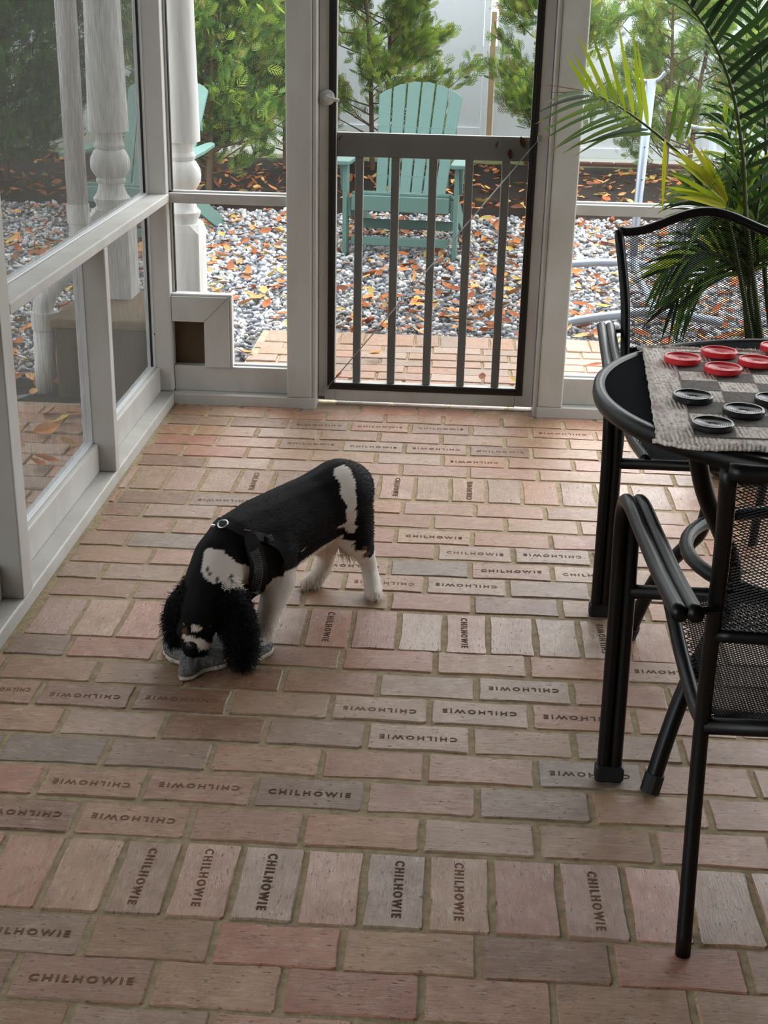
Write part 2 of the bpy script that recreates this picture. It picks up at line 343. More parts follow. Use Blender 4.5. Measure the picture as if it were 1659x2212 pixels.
# ------------------------------------------------------------------ timber frame
def wood(name, dims, parent, m='paint', bevel=.003):
    return MB().box(*dims).build(name, M[m], parent, bevel=bevel, seg=2)
wl = empty('wall_left', (-1.06, 3.0, 0)); tag(wl, kind='structure', label='white timber screen wall on the left side of the porch', cat='wall')
wb = empty('wall_back', (0, 4.66, 0)); tag(wb, kind='structure', label='white timber screen wall around the screen door', cat='wall')
def keep(o):      # parent without moving
    o.matrix_parent_inverse = Matrix.Translation(-o.parent.location); return o
ZT = 2.42
for n, d in [('bottom_plate', (-1.155, -1.008, -.65, 4.69, -.004, .037)),
             ('sill_board', (-1.105, -1.06, 2.94, 3.776, .037, .126)), ('sill_board', (-1.105, -1.06, 3.818, 4.646, .037, .126)), ('sill_board', (-1.105, -1.06, 1.0, 2.865, .037, .126)),
             ('post', (-1.10, -1.008, 2.866, 2.936, .037, ZT)), ('stud', (-1.097, -1.0085, 3.777, 3.817, .0371, .716)),
             ('corner_post', (-1.10, -1.0125, 4.646, 4.74, .037, ZT)), ('post', (-1.10, -1.008, .93, 1.0, .037, ZT)),
             ('middle_rail', (-1.112, -1.0075, 2.936, 4.70, .716, .745)), ('middle_rail', (-1.112, -1.0075, 1.0, 2.866, .716, .745)), ('top_beam', (-1.14, -1.0, -.65, 4.75, 2.3, ZT))]:
    keep(wood(n, d, wl, bevel=.009 if n == 'corner_post' else .004))
for n, (y0, y1, z0, z1) in [('screen_panel', (2.936, 3.777, .126, .716)), ('screen_panel', (3.817, 4.646, .126, .716)), ('screen_panel', (2.936, 4.646, .745, 2.3)), ('screen_panel', (1.0, 2.866, .126, .716)), ('screen_panel', (1.0, 2.866, .745, 2.3))]:
    keep(MB().box(-1.0925, -1.0905, y0-.004, y1+.004, z0-.004, z1).build(n, M['screen_side'], wl))
    fr = MB(); e = .017
    for b in [(y0, y1, z0, z0+.004), (y0, y0+.004, z0, z1), (y1-.004, y1, z0, z1)]: fr.box(-1.104, -1.076, *b)
    keep(fr.build('screen_frame', M['alum'], wl, bevel=.001))
    if y1 > 4.6: keep(MB().box(-1.0915, -1.084, y1-.0075, y1-.004, z0+.004, z1).build('screen_spline', M['spline'], wl))
for n, d in [('bottom_plate', (-1.0082, -.4915, 4.622, 4.75, -.004, .038)), ('bottom_plate', (.3055, 2.0, 4.622, 4.75, -.004, .037)),
             ('sill_board', (-1.012, -.596, 4.668, 4.715, .038, .132)), ('sill_board', (.396, 1.99, 4.668, 4.715, .037, .134)),
             ('post', (-.594, -.506, 4.6225, 4.745, .0381, ZT)), ('post', (.308, .395, 4.6225, 4.745, .0371, ZT)),
             ('door_jamb', (-.5055, -.4905, 4.63, 4.755, -.004, 2.1)), ('door_jamb', (.293, .3075, 4.63, 4.755, -.004, 2.1)), ('door_head', (-.5055, .3075, 4.63, 4.755, 2.1, 2.14)),
             ('middle_rail', (-1.012, -.5945, 4.664, 4.72, .713, .747)), ('middle_rail', (.3955, 1.99, 4.664, 4.72, .713, .749)), ('top_beam', (-1.0, 2.0, 4.61, 4.75, 2.3, ZT)),
             ('post', (1.62, 1.7, 4.6225, 4.745, .037, ZT))]:
    keep(wood(n, d, wb, bevel=.005 if n == 'post' else .003))
for (x0, x1, z0, z1) in [(-1.012, -.5945, .747, 2.3), (-.798, -.5945, .132, .713), (-1.012, -.798, .396, .713), (.3955, 1.62, .134, .713), (.3955, 1.62, .749, 2.3)]:
    keep(MB().box(x0, x1, 4.7045, 4.7055, z0, z1).build('screen_panel', M['screen_back'], wb))
for (x0, x1, z0, z1) in [(-1.012, -.5945, .747, 2.3), (.3955, 1.62, .134, .713), (.3955, 1.62, .749, 2.3), (-.796, -.5945, .132, .713), (-1.012, -.5945, .397, .713)]:
    fr = MB(); bars = [(x0, x1, 4.69, 4.712, z0, z0+.006)]
    if x0 < -1: bars.append((x0, x0+.009, 4.69, 4.712, z0, z1))
    if (x0, z0) == (-1.012, .397): bars = bars[1:]
    for b in bars: fr.box(*b)
    keep(fr.build('screen_frame', M['alum'], wb, bevel=.001))
    if x0 < -1: keep(MB().box(x0+.0095, x0+.012, 4.689, 4.706, z0, z1).build('screen_spline', M['spline'], wb))
# pet-door boxing in the corner: two mitred boards round a brown opening
Yb = 4.652
b = MB().prism([(-1.012, Yb, .297), (-.897, Yb, .297), (-.805, Yb, .389), (-1.012, Yb, .389)], (0, .05, 0)); keep(b.build('pet_door_frame_board', M['paint'], wb, bevel=.002))
b = MB().prism([(-.8965, Yb, .132), (-.805, Yb, .132), (-.805, Yb, .3885), (-.8965, Yb, .297)], (0, .05, 0)); keep(b.build('pet_door_frame_board', M['paint'], wb, bevel=.002))
M['brown_panel'] = mat('brown_pier_panel', (84, 68, 50), .7, .2, noise=(20, .5, (64, 52, 40), (1, 1, 1)))
keep(MB().box(-1.012, -.85, 4.705, 4.72, .1, .37).build('pet_door_back_panel', M['brown_panel'], wb))  # plain brown panel standing in for the pier face behind the opening
b = MB()
for d in [(-1.012, -.795, 4.66, 4.70, .3895, .397), (-.8045, -.796, 4.66, 4.70, .132, .3895)]: b.box(*d)
keep(b.build('pet_door_trim', M['alum'], wb, bevel=.001))
M['screw'] = mat('screw_head', (96, 92, 86), .4, .5, .5)
for (x, y, z, ax) in [(-1.0755, 4.649, .25, 0)]+[(-1.0955+.015, 4.6455, z, 1) for z in (.95, 1.2, .6, .3)]:
    keep(MB().lathe([(.004, -.001), (.004, .0012), (.002, .0022)], n=8).build('screw', M['screw'], wb)).matrix_basis = Matrix.Translation((x, 4.646, z)) @ Matrix.Rotation(math.pi/2, 4, 'X')

# ------------------------------------------------------------------ screen door
dr = empty('door_1', (-.1, 4.70, 0)); tag(dr, kind='structure', label='white screen door with grey balusters and black screen gasket', cat='door')
Y0, Y1 = 4.70, 4.738
for n, d in [('stile', (-.489, -.429, Y0, Y1, .012, 2.09)), ('stile', (.230, .2915, Y0, Y1, .012, 2.09)), ('bottom_rail', (-.4285, .2295, Y0, Y1, .010, .078)), ('top_rail', (-.4285, .2295, Y0, Y1, 1.98, 2.09)),
             ('middle_rail', (-.4285, .2295, 4.712, 4.736, .881, .962))]:
    keep(wood(n, d, dr, bevel=.002))
for x in (-.351, -.226, -.0965, .0275, .1535): keep(wood('baluster', (x-.0145, x+.0145, 4.712, 4.736, .079, .8805), dr))
def frame_mesh(x0, x1, z0, z1, w, y0, y1):
    m = MB(); m.box(x0, x0+w, y0, y1, z0, z1); m.box(x1-w, x1, y0, y1, z0, z1); m.box(x0+w, x1-w, y0, y1, z0, z0+w); m.box(x0+w, x1-w, y0, y1, z1-w, z1); return m
keep(frame_mesh(-.456, .254, .054, 2.0, .0255, 4.695, 4.7).build('screen_gasket', M['gasket'], dr, bevel=.002))
keep(frame_mesh(-.4445, .243, .066, 1.99, .005, 4.6925, 4.6951).build('screen_bead', M['spline'], dr, bevel=.001))
keep(MB().box(-.4305, .2285, 4.7035, 4.7045, .078, 1.98).build('screen_panel', M['screen'], dr))
b = MB().lathe([(.0265, 0), (.0265, .004), (.020, .007), (.009, .008), (.009, .03), (.0065, .032)], n=24); o = b.build('handle_plate', M['paint'], dr, smooth=True)
o.matrix_parent_inverse = Matrix.Translation(-dr.location); o.matrix_basis = Matrix.Translation((-.462, 4.695, 1.076)) @ Matrix.Rotation(math.pi/2, 4, 'X')
b = MB().tube([(-.466, 4.668, 1.077), (-.45, 4.664, 1.075), (-.425, 4.664, 1.070), (-.4185, 4.664, 1.069)], [.007, .0065, .0058, .006], 10); keep(b.build('handle_lever', M['paint'], dr, smooth=True))
M['wire'] = mat('steel_wire', (176, 178, 180), .35, .5, .7)
keep(MB().tube([(-.452, 4.689, .066), (.258, 4.690, .958)], .0019, 6).build('tension_wire', M['wire'], dr, smooth=True))
b = MB(); ax = Vector((-.452+.478, 0, .066-.036)).normalized(); nn = Vector((-ax.z, 0, ax.x)); p0 = Vector((-.478, 4.689, .036))
ring = [p0+ax*(.028*(1-math.cos(t))*.75)+nn*(.0048*math.sin(t)) for t in [2*math.pi*k/16 for k in range(16)]]
b.tube(ring, .0017, 6, closed=True); keep(b.build('turnbuckle', M['wire'], dr, smooth=True))
keep(MB().box(.252, .262, 4.687, 4.6949, .95, .97).build('wire_anchor', M['wire'], dr, bevel=.002))
keep(MB().box(-.489, -.466, 4.695, 4.7, .018, .026).build('corner_bracket', M['screw'], dr))

# ------------------------------------------------------------------ roof over the porch
ce = MB().box(-1.95, 2.2, -.8, 4.98, 2.43, 2.5).build('ceiling', M['ceiling']); tag(ce, kind='structure', label='unseen boarded porch ceiling', cat='ceiling')  # out of view; eave widened and boards toned down to darken the porch

M['unseen_wall'] = mat('dark_wall', (84, 76, 68), .8, .2)
rw = MB().box(2.0, 2.2, -.8, 3.1, -.08, 2.43).build('added_wall_right', M['unseen_wall']); tag(rw, kind='structure', label='added unseen wall closing off light on the right side', cat='wall')  # made-up wall; its length sets how much side light enters
hw = MB().box(-1.35, 2.2, -.8, -.65, -.08, 2.43).build('wall_house', M['unseen_wall']); tag(hw, kind='structure', label='unseen house wall behind the camera', cat='wall')  # out of view; dark wall added to cut light from behind
# ------------------------------------------------------------------ garden ground
M['gravelbed'] = mat('gravel_bed', (112, 114, 118), .9, .2, noise=(60, .9, (62, 62, 64), (1, 1, 1)))
M['mulch'] = mat('dark_mulch', (36, 28, 24), .95, .1, noise=(40, .8, (26, 21, 18), (1, 1, 1)), bump=(50, 1.0))
M['lawn'] = mat('rough_lawn', (96, 104, 64), .95, .1, noise=(14, .8, (124, 112, 84), (1, 1, 1)))
M['ground'] = mat('far_ground', (104, 104, 96), .95, .1)
g = MB().box(-25, 25, -12, 40, -.4, -.1).build('ground', M['ground']); tag(g, kind='structure', label='garden ground around the porch', cat='ground')
g = MB().box(-5.5, 4.5, 4.68, 9.35, -.099, -.05).build('gravel_bed', M['gravelbed']); tag(g, kind='structure', label='grey gravel yard behind the porch', cat='gravel')
def mulch_bed(name, label, x0, x1, y0, y1, z0, h, seed):
    r = random.Random(seed); nx, ny = int((x1-x0)/.12), int((y1-y0)/.12); b = MB(); vs = []
    for j in range(ny+1):
        for i in range(nx+1):
            u, v = i/nx, j/ny; e = min(1, 6*min(u, 1-u), 5*v, 1) 
            vs.append((x0+(x1-x0)*u, y0+(y1-y0)*v, z0+h*max(0, e)*(.75+.25*v)+r.uniform(-.012, .012)))
    b.add(vs, [(j*(nx+1)+i, j*(nx+1)+i+1, (j+1)*(nx+1)+i+1, (j+1)*(nx+1)+i) for j in range(ny) for i in range(nx)])
    return tag(b.build(name, M['mulch'], smooth=True), kind='structure', label=label, cat='mulch')
mulch_bed('mulch_bed', 'dark mulch bed under the arborvitae along the fence', -6, 5, 9.2, 11.75, -.07, .10, 1)
mulch_bed('mulch_patch', 'patch of dark mulch beside the downspout', -2.7, -1.2, 4.62, 5.0, -.06, .02, 2)
tag(MB().box(-6, 5, 11.7, 12.4, -.09, -.01).build('grass_strip', M['lawn']), kind='structure', label='thin strip of pebbles and grass below the fence', cat='grass')
# ------------------------------------------------------------------ gravel stones and fallen leaves
def colour_attr(me, cols_per_vert):
    ca = me.color_attributes.new('tone', 'FLOAT_COLOR', 'POINT'); ca.data.foreach_set('color', np.asarray(cols_per_vert, dtype=np.float32).ravel())
def lin(c): return np.array(srgb(c)[:3])
def swarm(name, V0, F0, mats, cols, matl, smooth=False):
    """V0 (k,3) base verts, mats (n,3,4), cols (n,3): n copies joined into one mesh with a colour each"""
    n, k = len(mats), len(V0); Vh = np.c_[V0, np.ones(k)]
    V = np.einsum('nij,kj->nki', mats, Vh).reshape(-1, 3)
    F = (np.asarray(F0)[None, :, :]+(np.arange(n)*k)[:, None, None]).reshape(-1, 3)
    me = bpy.data.meshes.new(name); me.vertices.add(len(V)); me.vertices.foreach_set('co', V.astype(np.float32).ravel())
    me.loops.add(F.size); me.loops.foreach_set('vertex_index', F.astype(np.int32).ravel()); me.polygons.add(len(F))
    me.polygons.foreach_set('loop_start', (np.arange(len(F))*3).astype(np.int32)); me.update(calc_edges=True)
    C = np.repeat(np.c_[cols, np.ones(n)], k, axis=0); colour_attr(me, C); me.materials.append(matl)
    if smooth: me.shade_smooth()
    return link(bpy.data.objects.new(name, me))
def rotmats(n, g, tilt):
    az = g.uniform(0, 2*math.pi, n); ax = g.normal(0, tilt, n); ay = g.normal(0, tilt, n); R = np.zeros((n, 3, 3))
    ca, sa, cx, sx, cy, sy = np.cos(az), np.sin(az), np.cos(ax), np.sin(ax), np.cos(ay), np.sin(ay)
    Z = np.zeros((n, 3, 3)); Z[:, 0, 0] = ca; Z[:, 0, 1] = -sa; Z[:, 1, 0] = sa; Z[:, 1, 1] = ca; Z[:, 2, 2] = 1
    X = np.zeros((n, 3, 3)); X[:, 0, 0] = 1; X[:, 1, 1] = cx; X[:, 1, 2] = -sx; X[:, 2, 1] = sx; X[:, 2, 2] = cx
    Yy = np.zeros((n, 3, 3)); Yy[:, 0, 0] = cy; Yy[:, 0, 2] = sy; Yy[:, 1, 1] = 1; Yy[:, 2, 0] = -sy; Yy[:, 2, 2] = cy
    return Z @ X @ Yy
G = np.random.default_rng(5)
bm = bmesh.new(); bmesh.ops.create_icosphere(bm, subdivisions=1, radius=1); ICO = np.array([v.co[:] for v in bm.verts]); ICF = [[v.index for v in f.verts] for f in bm.faces]; bm.free()
M['pebble'] = mat('gravel_stone', (150, 150, 152), .55, .4, attr='tone')
def blocked(x, y):
    if y < 5.9 and -.88 < x < .68: return True
    if y < 5.42 and -1.56 < x < -.8: return True
    if y < 5.05 and x < -1.1: return True
    return False
pp = []
while len(pp) < 30000:
    y = 4.8+(9.35-4.8)*G.random()**1.15; x = G.uniform(-4.3*y/9-.3, 2.6*y/9+.3)
    if not blocked(x, y): pp.append((x, y))
pp = np.array(pp); n = len(pp)
s = G.uniform(.010, .019, n)*(1+.25*(pp[:, 1] > 7)); S = np.zeros((n, 3, 3)); S[:, 0, 0] = s*G.uniform(.8, 1.5, n); S[:, 1, 1] = s*G.uniform(.7, 1.1, n); S[:, 2, 2] = s*G.uniform(.45, .8, n)
RS = rotmats(n, G, .5) @ S; T = np.c_[pp, -.05+G.uniform(.0, .022, n)]
MM = np.concatenate([RS, T[:, :, None]], 2)
pal = np.array([lin(c) for c in [(188, 190, 194), (156, 162, 170), (124, 130, 138), (214, 214, 212), (230, 230, 226), (170, 166, 160), (100, 104, 110), (200, 192, 184)]])
jit = ICO*(1+.0*ICO); jit = ICO+G.normal(0, .13, ICO.shape)
o = swarm('gravel_stones', jit, ICF, MM, pal[G.integers(0, len(pal), n)]*G.uniform(.6, .9, (n, 1)), M['pebble'])
tag(o, 'grey and white crushed stones covering the yard', 'gravel', kind='stuff')
# leaf: a curled pointed blade
LV = np.array([(-1, 0, .10), (-.45, .42, .16), (-.4, 0, 0), (-.45, -.42, .2), (.25, .46, .22), (.3, 0, .02), (.25, -.46, .14), (1, 0, .3)]); LF = [(0, 2, 1), (0, 3, 2), (1, 2, 5), (1, 5, 4), (2, 3, 6), (2, 6, 5), (4, 5, 7), (5, 6, 7)]
M['leaf'] = mat('dry_leaf', (170, 100, 50), .7, .2, attr='tone')
lpal = np.array([lin(c) for c in [(176, 102, 52), (160, 92, 50), (190, 122, 66), (148, 84, 48), (196, 150, 92), (186, 160, 84), (130, 80, 52), (200, 136, 80)]])
def leaf_mesh(i):
    me = bpy.data.meshes.new('fallen_leaf'); me.from_pydata([tuple(v) for v in LV], [], LF); colour_attr(me, np.repeat(np.r_[lpal[i], 1][None], len(LV), 0)); me.materials.append(M['leaf']); return me
LEAF = [leaf_mesh(i) for i in range(len(lpal))]
cand = []
while len(cand) < 3600:
    y = 4.75+(11.6-4.75)*G.random()**.9; x = G.uniform(-4.3*y/9-.2, 2.6*y/9+.2)
    if G.random() > (.5+.5*math.sin(x*3.1+y*2.3)*math.sin(x*1.7-y*3.7))+.25: continue
    if y < 5.85 and -.85 < x < .65 and G.random() < .93: continue
    if y < 5.42 and -1.56 < x < -.8: continue
    z = -.022 if y < 9.25 else .03
    if -.86 < x < .66 and y < 5.87: z = .0
    cand.append((x, y, z, G.uniform(.028, .05)))
for k in range(26): cand.append((G.uniform(-2.1, -1.25), G.uniform(3.9, 5.0), -.008, G.uniform(.03, .05)))
def vis(c):
    q = to_px(c[:3]); return (c[3]/q[2]) if (0 < q[0] < 1659 and q[1] > 0) else 0
cand.sort(key=vis, reverse=True)
for i, c in enumerate(cand[:300]):
    ci = int(G.integers(0, len(LEAF))); o = link(bpy.data.objects.new('fallen_leaf', LEAF[ci])); o.location = (c[0], c[1], c[2]+.004); o.rotation_euler = (G.normal(0, .3), G.normal(0, .3), G.uniform(0, 6.28))
    o.scale = (c[3], c[3]*G.uniform(.7, 1.1), c[3]*G.uniform(.6, 1.3))
    hue = ['orange', 'russet brown', 'light orange', 'dark russet', 'tan', 'yellow', 'dark brown', 'pale orange'][ci]
    if c[1] > 9.25: where = 'on the dark mulch under the shrubs'
    elif c[0] < -1.1 and c[1] < 5.05: where = 'beside the downspout outside the left screen'
    elif -.86 < c[0] < .66 and c[1] < 5.87: where = 'on the brick path outside the door'
    else: where = 'on the gravel '+('left of the screen door' if c[0] < -.75 else 'beyond the screen door' if c[0] < .45 else 'right of the screen door')
    tag(o, hue+' fallen leaf lying '+where, 'leaf', 'fallen leaves outside the screens')
cc = np.array(cand[300:]); n = len(cc); S = np.zeros((n, 3, 3)); S[:, 0, 0] = cc[:, 3]; S[:, 1, 1] = cc[:, 3]*G.uniform(.7, 1.1, n); S[:, 2, 2] = cc[:, 3]
o = swarm('leaf_litter', LV, LF, np.concatenate([rotmats(n, G, .35) @ S, cc[:, :3, None]], 2), lpal[G.integers(0, len(lpal), n)]*G.uniform(.7, 1.1, (n, 1)), M['leaf'])
tag(o, 'scattered orange and brown leaf litter on gravel and mulch', 'leaves', kind='stuff')

# ------------------------------------------------------------------ fence
M['vinyl'] = mat('white_vinyl', (228, 233, 240), .4, .4, noise=(3, .25, (206, 212, 218), (1, 1, .3)))
M['woodpost'] = mat('timber_post', (186, 160, 128), .8, .2)
fe = empty('privacy_fence', (0, 12.5, 0)); tag(fe, 'tall pale vinyl privacy fence behind the shrubs', 'fence')
YF = 12.5
posts = [-6.2, -4.3, -2.4, -.55+.95, 1.0, 2.9, 4.8]
posts = [-5.55, -3.55, -1.55, .21, 2.2, 4.2]
for i in range(len(posts)-1):
    a, b2 = posts[i]+.06, posts[i+1]-.06; z0 = .17 if b2 < .3 else .02
    nb = 3; w = (b2-a)/nb
    for k in range(nb): keep(MB().box(a+k*w+.002, a+(k+1)*w-.002, YF-.012, YF+.012, z0+.06, 1.78).build('fence_board', M['vinyl'], fe, bevel=.002))
    keep(MB().box(a, b2, YF-.026, YF+.026, z0, z0+.09).build('fence_rail', M['vinyl'], fe, bevel=.003)); keep(MB().box(a, b2, YF-.026, YF+.026, 1.74, 1.83).build('fence_rail', M['vinyl'], fe, bevel=.003))
for x in posts: keep(MB().box(x-.058, x-.004 if abs(x-.21) < .01 else x+.055, YF-.055, YF+.055, -.1, 1.9).build('fence_post', M['vinyl'], fe, bevel=.004))
keep(MB().box(.212, .258, YF-.03, YF+.03, -.1, 1.24).build('fence_stake', M['woodpost'], fe, bevel=.003))
M['redbrick'] = mat('red_edging', (92, 54, 46), .8, .2)
ed = empty('brick_edging', (1.8, 12.2, 0)); tag(ed, 'low red brick edging at the foot of the fence', 'edging')
for k in range(14): keep(MB().box(.55+k*.2, .55+k*.2+.19, 12.12, 12.22, -.05, .02).build('brick', M['redbrick'], ed, bevel=.006))

# ------------------------------------------------------------------ arborvitae shrubs
def spray_base():
    vs = []; fs = []
    def blade(p, d, l, w):
        p = np.array(p, float); d = np.array(d, float); d /= np.linalg.norm(d); nrm = np.array((-d[1], d[0], 0)); i = len(vs)
        vs.extend([p, p+d*l*.45+nrm*w+(0, 0, .03), p+d*l*.5-nrm*w+(0, 0, -.02), p+d*l]); fs.extend([(i, i+2, i+1), (i+1, i+2, i+3)])
    blade((0, 0, 0), (1, 0, 0), 1.0, .028)
    for t, l in ((.1, .46), (.27, .5), (.44, .44), (.6, .36), (.76, .26)):
        for sgn in (-1, 1): blade((t, 0, 0), (.75, sgn*.65, .12*sgn), l, .032)
    return np.array(vs), fs
SV, SF = spray_base()
M['foliage'] = mat('arborvitae_foliage', (90, 120, 50), .6, .25, attr='tone')
def leafy(m, k):      # thin leaves let some light through
    nt = m.node_tree; b = nt.nodes['Principled BSDF']; a = [n for n in nt.nodes if n.type == 'ATTRIBUTE'][0]; out = [n for n in nt.nodes if n.type == 'OUTPUT_MATERIAL'][0]
    tl = nt.nodes.new('ShaderNodeBsdfTranslucent'); mx = nt.nodes.new('ShaderNodeMixShader'); mx.inputs[0].default_value = k; nt.links.new(a.outputs['Color'], tl.inputs[0])
    nt.links.new(b.outputs[0], mx.inputs[1]); nt.links.new(tl.outputs[0], mx.inputs[2]); nt.links.new(mx.outputs[0], out.inputs[0])
leafy(M['foliage'], .35)
M['bark'] = mat('shrub_bark', (96, 80, 64), .9, .1)
def shrub(label, x, y, z0, h, rad, nb, per, seed, tint, bare=.25, stems=1):
    g = np.random.default_rng(seed); root = empty('arborvitae_shrub', (x, y, z0)); tag(root, label, 'shrub', 'arborvitae along the fence')
    tr = MB(); Ms = []; Cs = []
    for s_ in range(stems):
        ox, oy = g.normal(0, .06, 2)*stems; top = Vector((ox*2.2, oy, h))
        tr.tube([(ox, oy, -.02), (ox*1.3, oy, h*.5), top], [.022, .015, .004], 6)
        for b_ in range(nb//stems):
            t = bare*.25+(1-bare*.25)*(b_+g.random())/(nb/stems); z = h*t*.96; a = g.uniform(0, 2*math.pi)
            R = rad*(1-.72*t**1.6)*g.uniform(.55, 1.1)*(.7+.3*min(1, t*5)); base = Vector((ox*(1+t), oy, z)); up = R*g.uniform(.25, .85)
            end = base+Vector((math.cos(a)*R, math.sin(a)*R, up)); mid = (base+end)/2+Vector((0, 0, -.12*R))
            tr.tube([base, mid, end], [.007, .004, .0015], 4, caps=False)
            for q in range(int(per*2.3)):
                u = bare+(1-bare)*g.random()**.7; p = base*(1-u)**2+mid*2*u*(1-u)+end*u*u; d = (end-mid).normalized()
                d = (d+Vector(g.normal(0, .55, 3))+Vector((0, 0, .25))).normalized(); nn = Vector(g.normal(0, 1, 3)); nn = (nn-d*nn.dot(d)).normalized(); bb = d.cross(nn)
                p = p+Vector(g.normal(0, .035, 3))*(.6+R); L = g.uniform(.07, .13)
                Ms.append([[d.x*L, bb.x*L, nn.x*L, p.x], [d.y*L, bb.y*L, nn.y*L, p.y], [d.z*L, bb.z*L, nn.z*L, p.z]])
                c = lin(tint[int(g.integers(0, len(tint)))])*g.uniform(.75, 1.2); Cs.append(c)
    tr.build('trunk', M['bark'], root)
    o = swarm('foliage', SV, SF, np.array(Ms), np.array(Cs), M['foliage']); o.parent = root
GREEN = [(140, 168, 62), (108, 142, 58), (168, 188, 76), (84, 116, 54), (118, 148, 76), (140, 136, 74)]
DARK = [(74, 108, 48), (56, 88, 42), (92, 130, 54), (44, 70, 36), (66, 98, 50)]
shrub('full open arborvitae right behind the facing teal chair', -.62, 11.2, 0, 1.8, .72, 62, 40, 11, GREEN, .42, 2)
shrub('slim arborvitae at the right edge of the door screen', .70, 11.3, 0, 1.9, .62, 46, 32, 12, GREEN, .42)
shrub('dense arborvitae between the turned column and the door post', -2.05, 10.2, 0, 2.3, 1.0, 220, 30, 13, GREEN+DARK, .2, 2)
shrub('dense dark arborvitae behind the left screen', -3.55, 9.9, 0, 2.4, 1.05, 190, 28, 14, DARK, .2, 2)
shrub('dark arborvitae at the far left edge beyond the downspout', -4.6, 9.7, 0, 2.3, 1.0, 160, 25, 15, DARK, .2, 2)
shrub('arborvitae behind the metal stand', 1.72, 11.1, 0, 1.6, .7, 60, 34, 16, GREEN, .3, 2)
shrub('tall arborvitae behind the palm fronds', 2.75, 11.2, 0, 2.1, .8, 90, 30, 17, GREEN, .3, 2)
shrub('arborvitae half hidden by the left door post', -1.42, 11.3, 0, 1.5, .5, 40, 26, 18, GREEN, .3)

# ------------------------------------------------------------------ teal adirondack chairs
def adirondack(name, label, loc, rz):
    root = empty(name, loc, rz); tag(root, label, 'chair', 'teal garden chairs on the gravel')
    t = M['teal']
    # fan back: six slats
    def bp(u, s): # u across -1..1, s along 0..1
        half = .215+.055*s
        return Vector((u*half, .14+.43*s, .27+.63*s))
    for k in range(6):
        u0, u1 = -1+k/3+.02, -1+(k+1)/3-.02; uc = (u0+u1)/2
        def top(u): return 1.0-.13*u*u
        P = [bp(u0, 0), bp(u1, 0), bp(u1, top(u1)), bp((u0+u1)/2, top(uc)+.006), bp(u0, top(u0))]
        b = MB().prism(P, (0, .016, -.011)); b.build('back_slat', t, root, bevel=.003)
    for s in (.12, .55): 
        a, c = bp(-1, s), bp(1, s); MB().prism([a+Vector((0, .018, -.03)), c+Vector((0, .018, -.03)), c+Vector((0, .018, .03)), a+Vector((0, .018, .03))], (0, .022, -.01)).build('back_brace', t, root, bevel=.002)
    for k in range(6):
        y = -.30+k*.085; z = .335-.018*k-(.012 if k == 0 else 0)
        MB().prism([(-.285, y, z), (.285, y, z), (.285, y+.078, z-.016), (-.285, y+.078, z-.016)], (0, 0, .02)).build('seat_slat', t, root, bevel=.004)
    MB().box(-.285, .285, -.325, -.303, .235, .325).build('front_apron', t, root, bevel=.004)
    for s in (-1, 1):
        x = s*.30
        prof = [(-.31, .31), (-.31, .20), (.1, .12), (.5, -.03), (.66, -.03), (.6, .03), (.35, .13), (.12, .235), (0, .26)]
        MB().prism([(x-.011 if s > 0 else x-.011, y, z) for y, z in prof], (.022, 0, 0)).build('side_stringer', t, root, bevel=.002)
        MB().box(s*.322-.012, s*.322+.012, -.335, -.235, -.03, .495).build('front_leg', t, root, bevel=.003)
        arm = [(s*.285, -.36), (s*.30, -.395), (s*.385, -.395), (s*.40, -.35), (s*.385, -.05), (s*.345, .33), (s*.305, .40), (s*.285, .34)]
        if s < 0: arm = arm[::-1]
        MB().prism([(x_, y_, .497) for x_, y_ in arm], (0, 0, .024)).build('armrest', t, root, bevel=.004)
        MB().prism([(s*.334, -.33, .497), (s*.334, -.20, .497), (s*.334, -.27, .34)], (s*.02, 0, 0)).build('arm_bracket', t, root)
    MB().box(-.29, .29, -.30, -.28, .035, .085).build('lower_stretcher', t, root, bevel=.003)
    MB().box(-.29, .29, .0, .02, .085, .14).build('rear_stretcher', t, root, bevel=.003)
    return root
adirondack('adirondack_chair', 'teal slatted garden chair facing the screen door', (-.315, 8.12, -.02), math.radians(-5))
adirondack('adirondack_chair', 'teal slatted garden chair half hidden behind the turned column', (-1.9, 8.16, -.02), math.radians(-5))

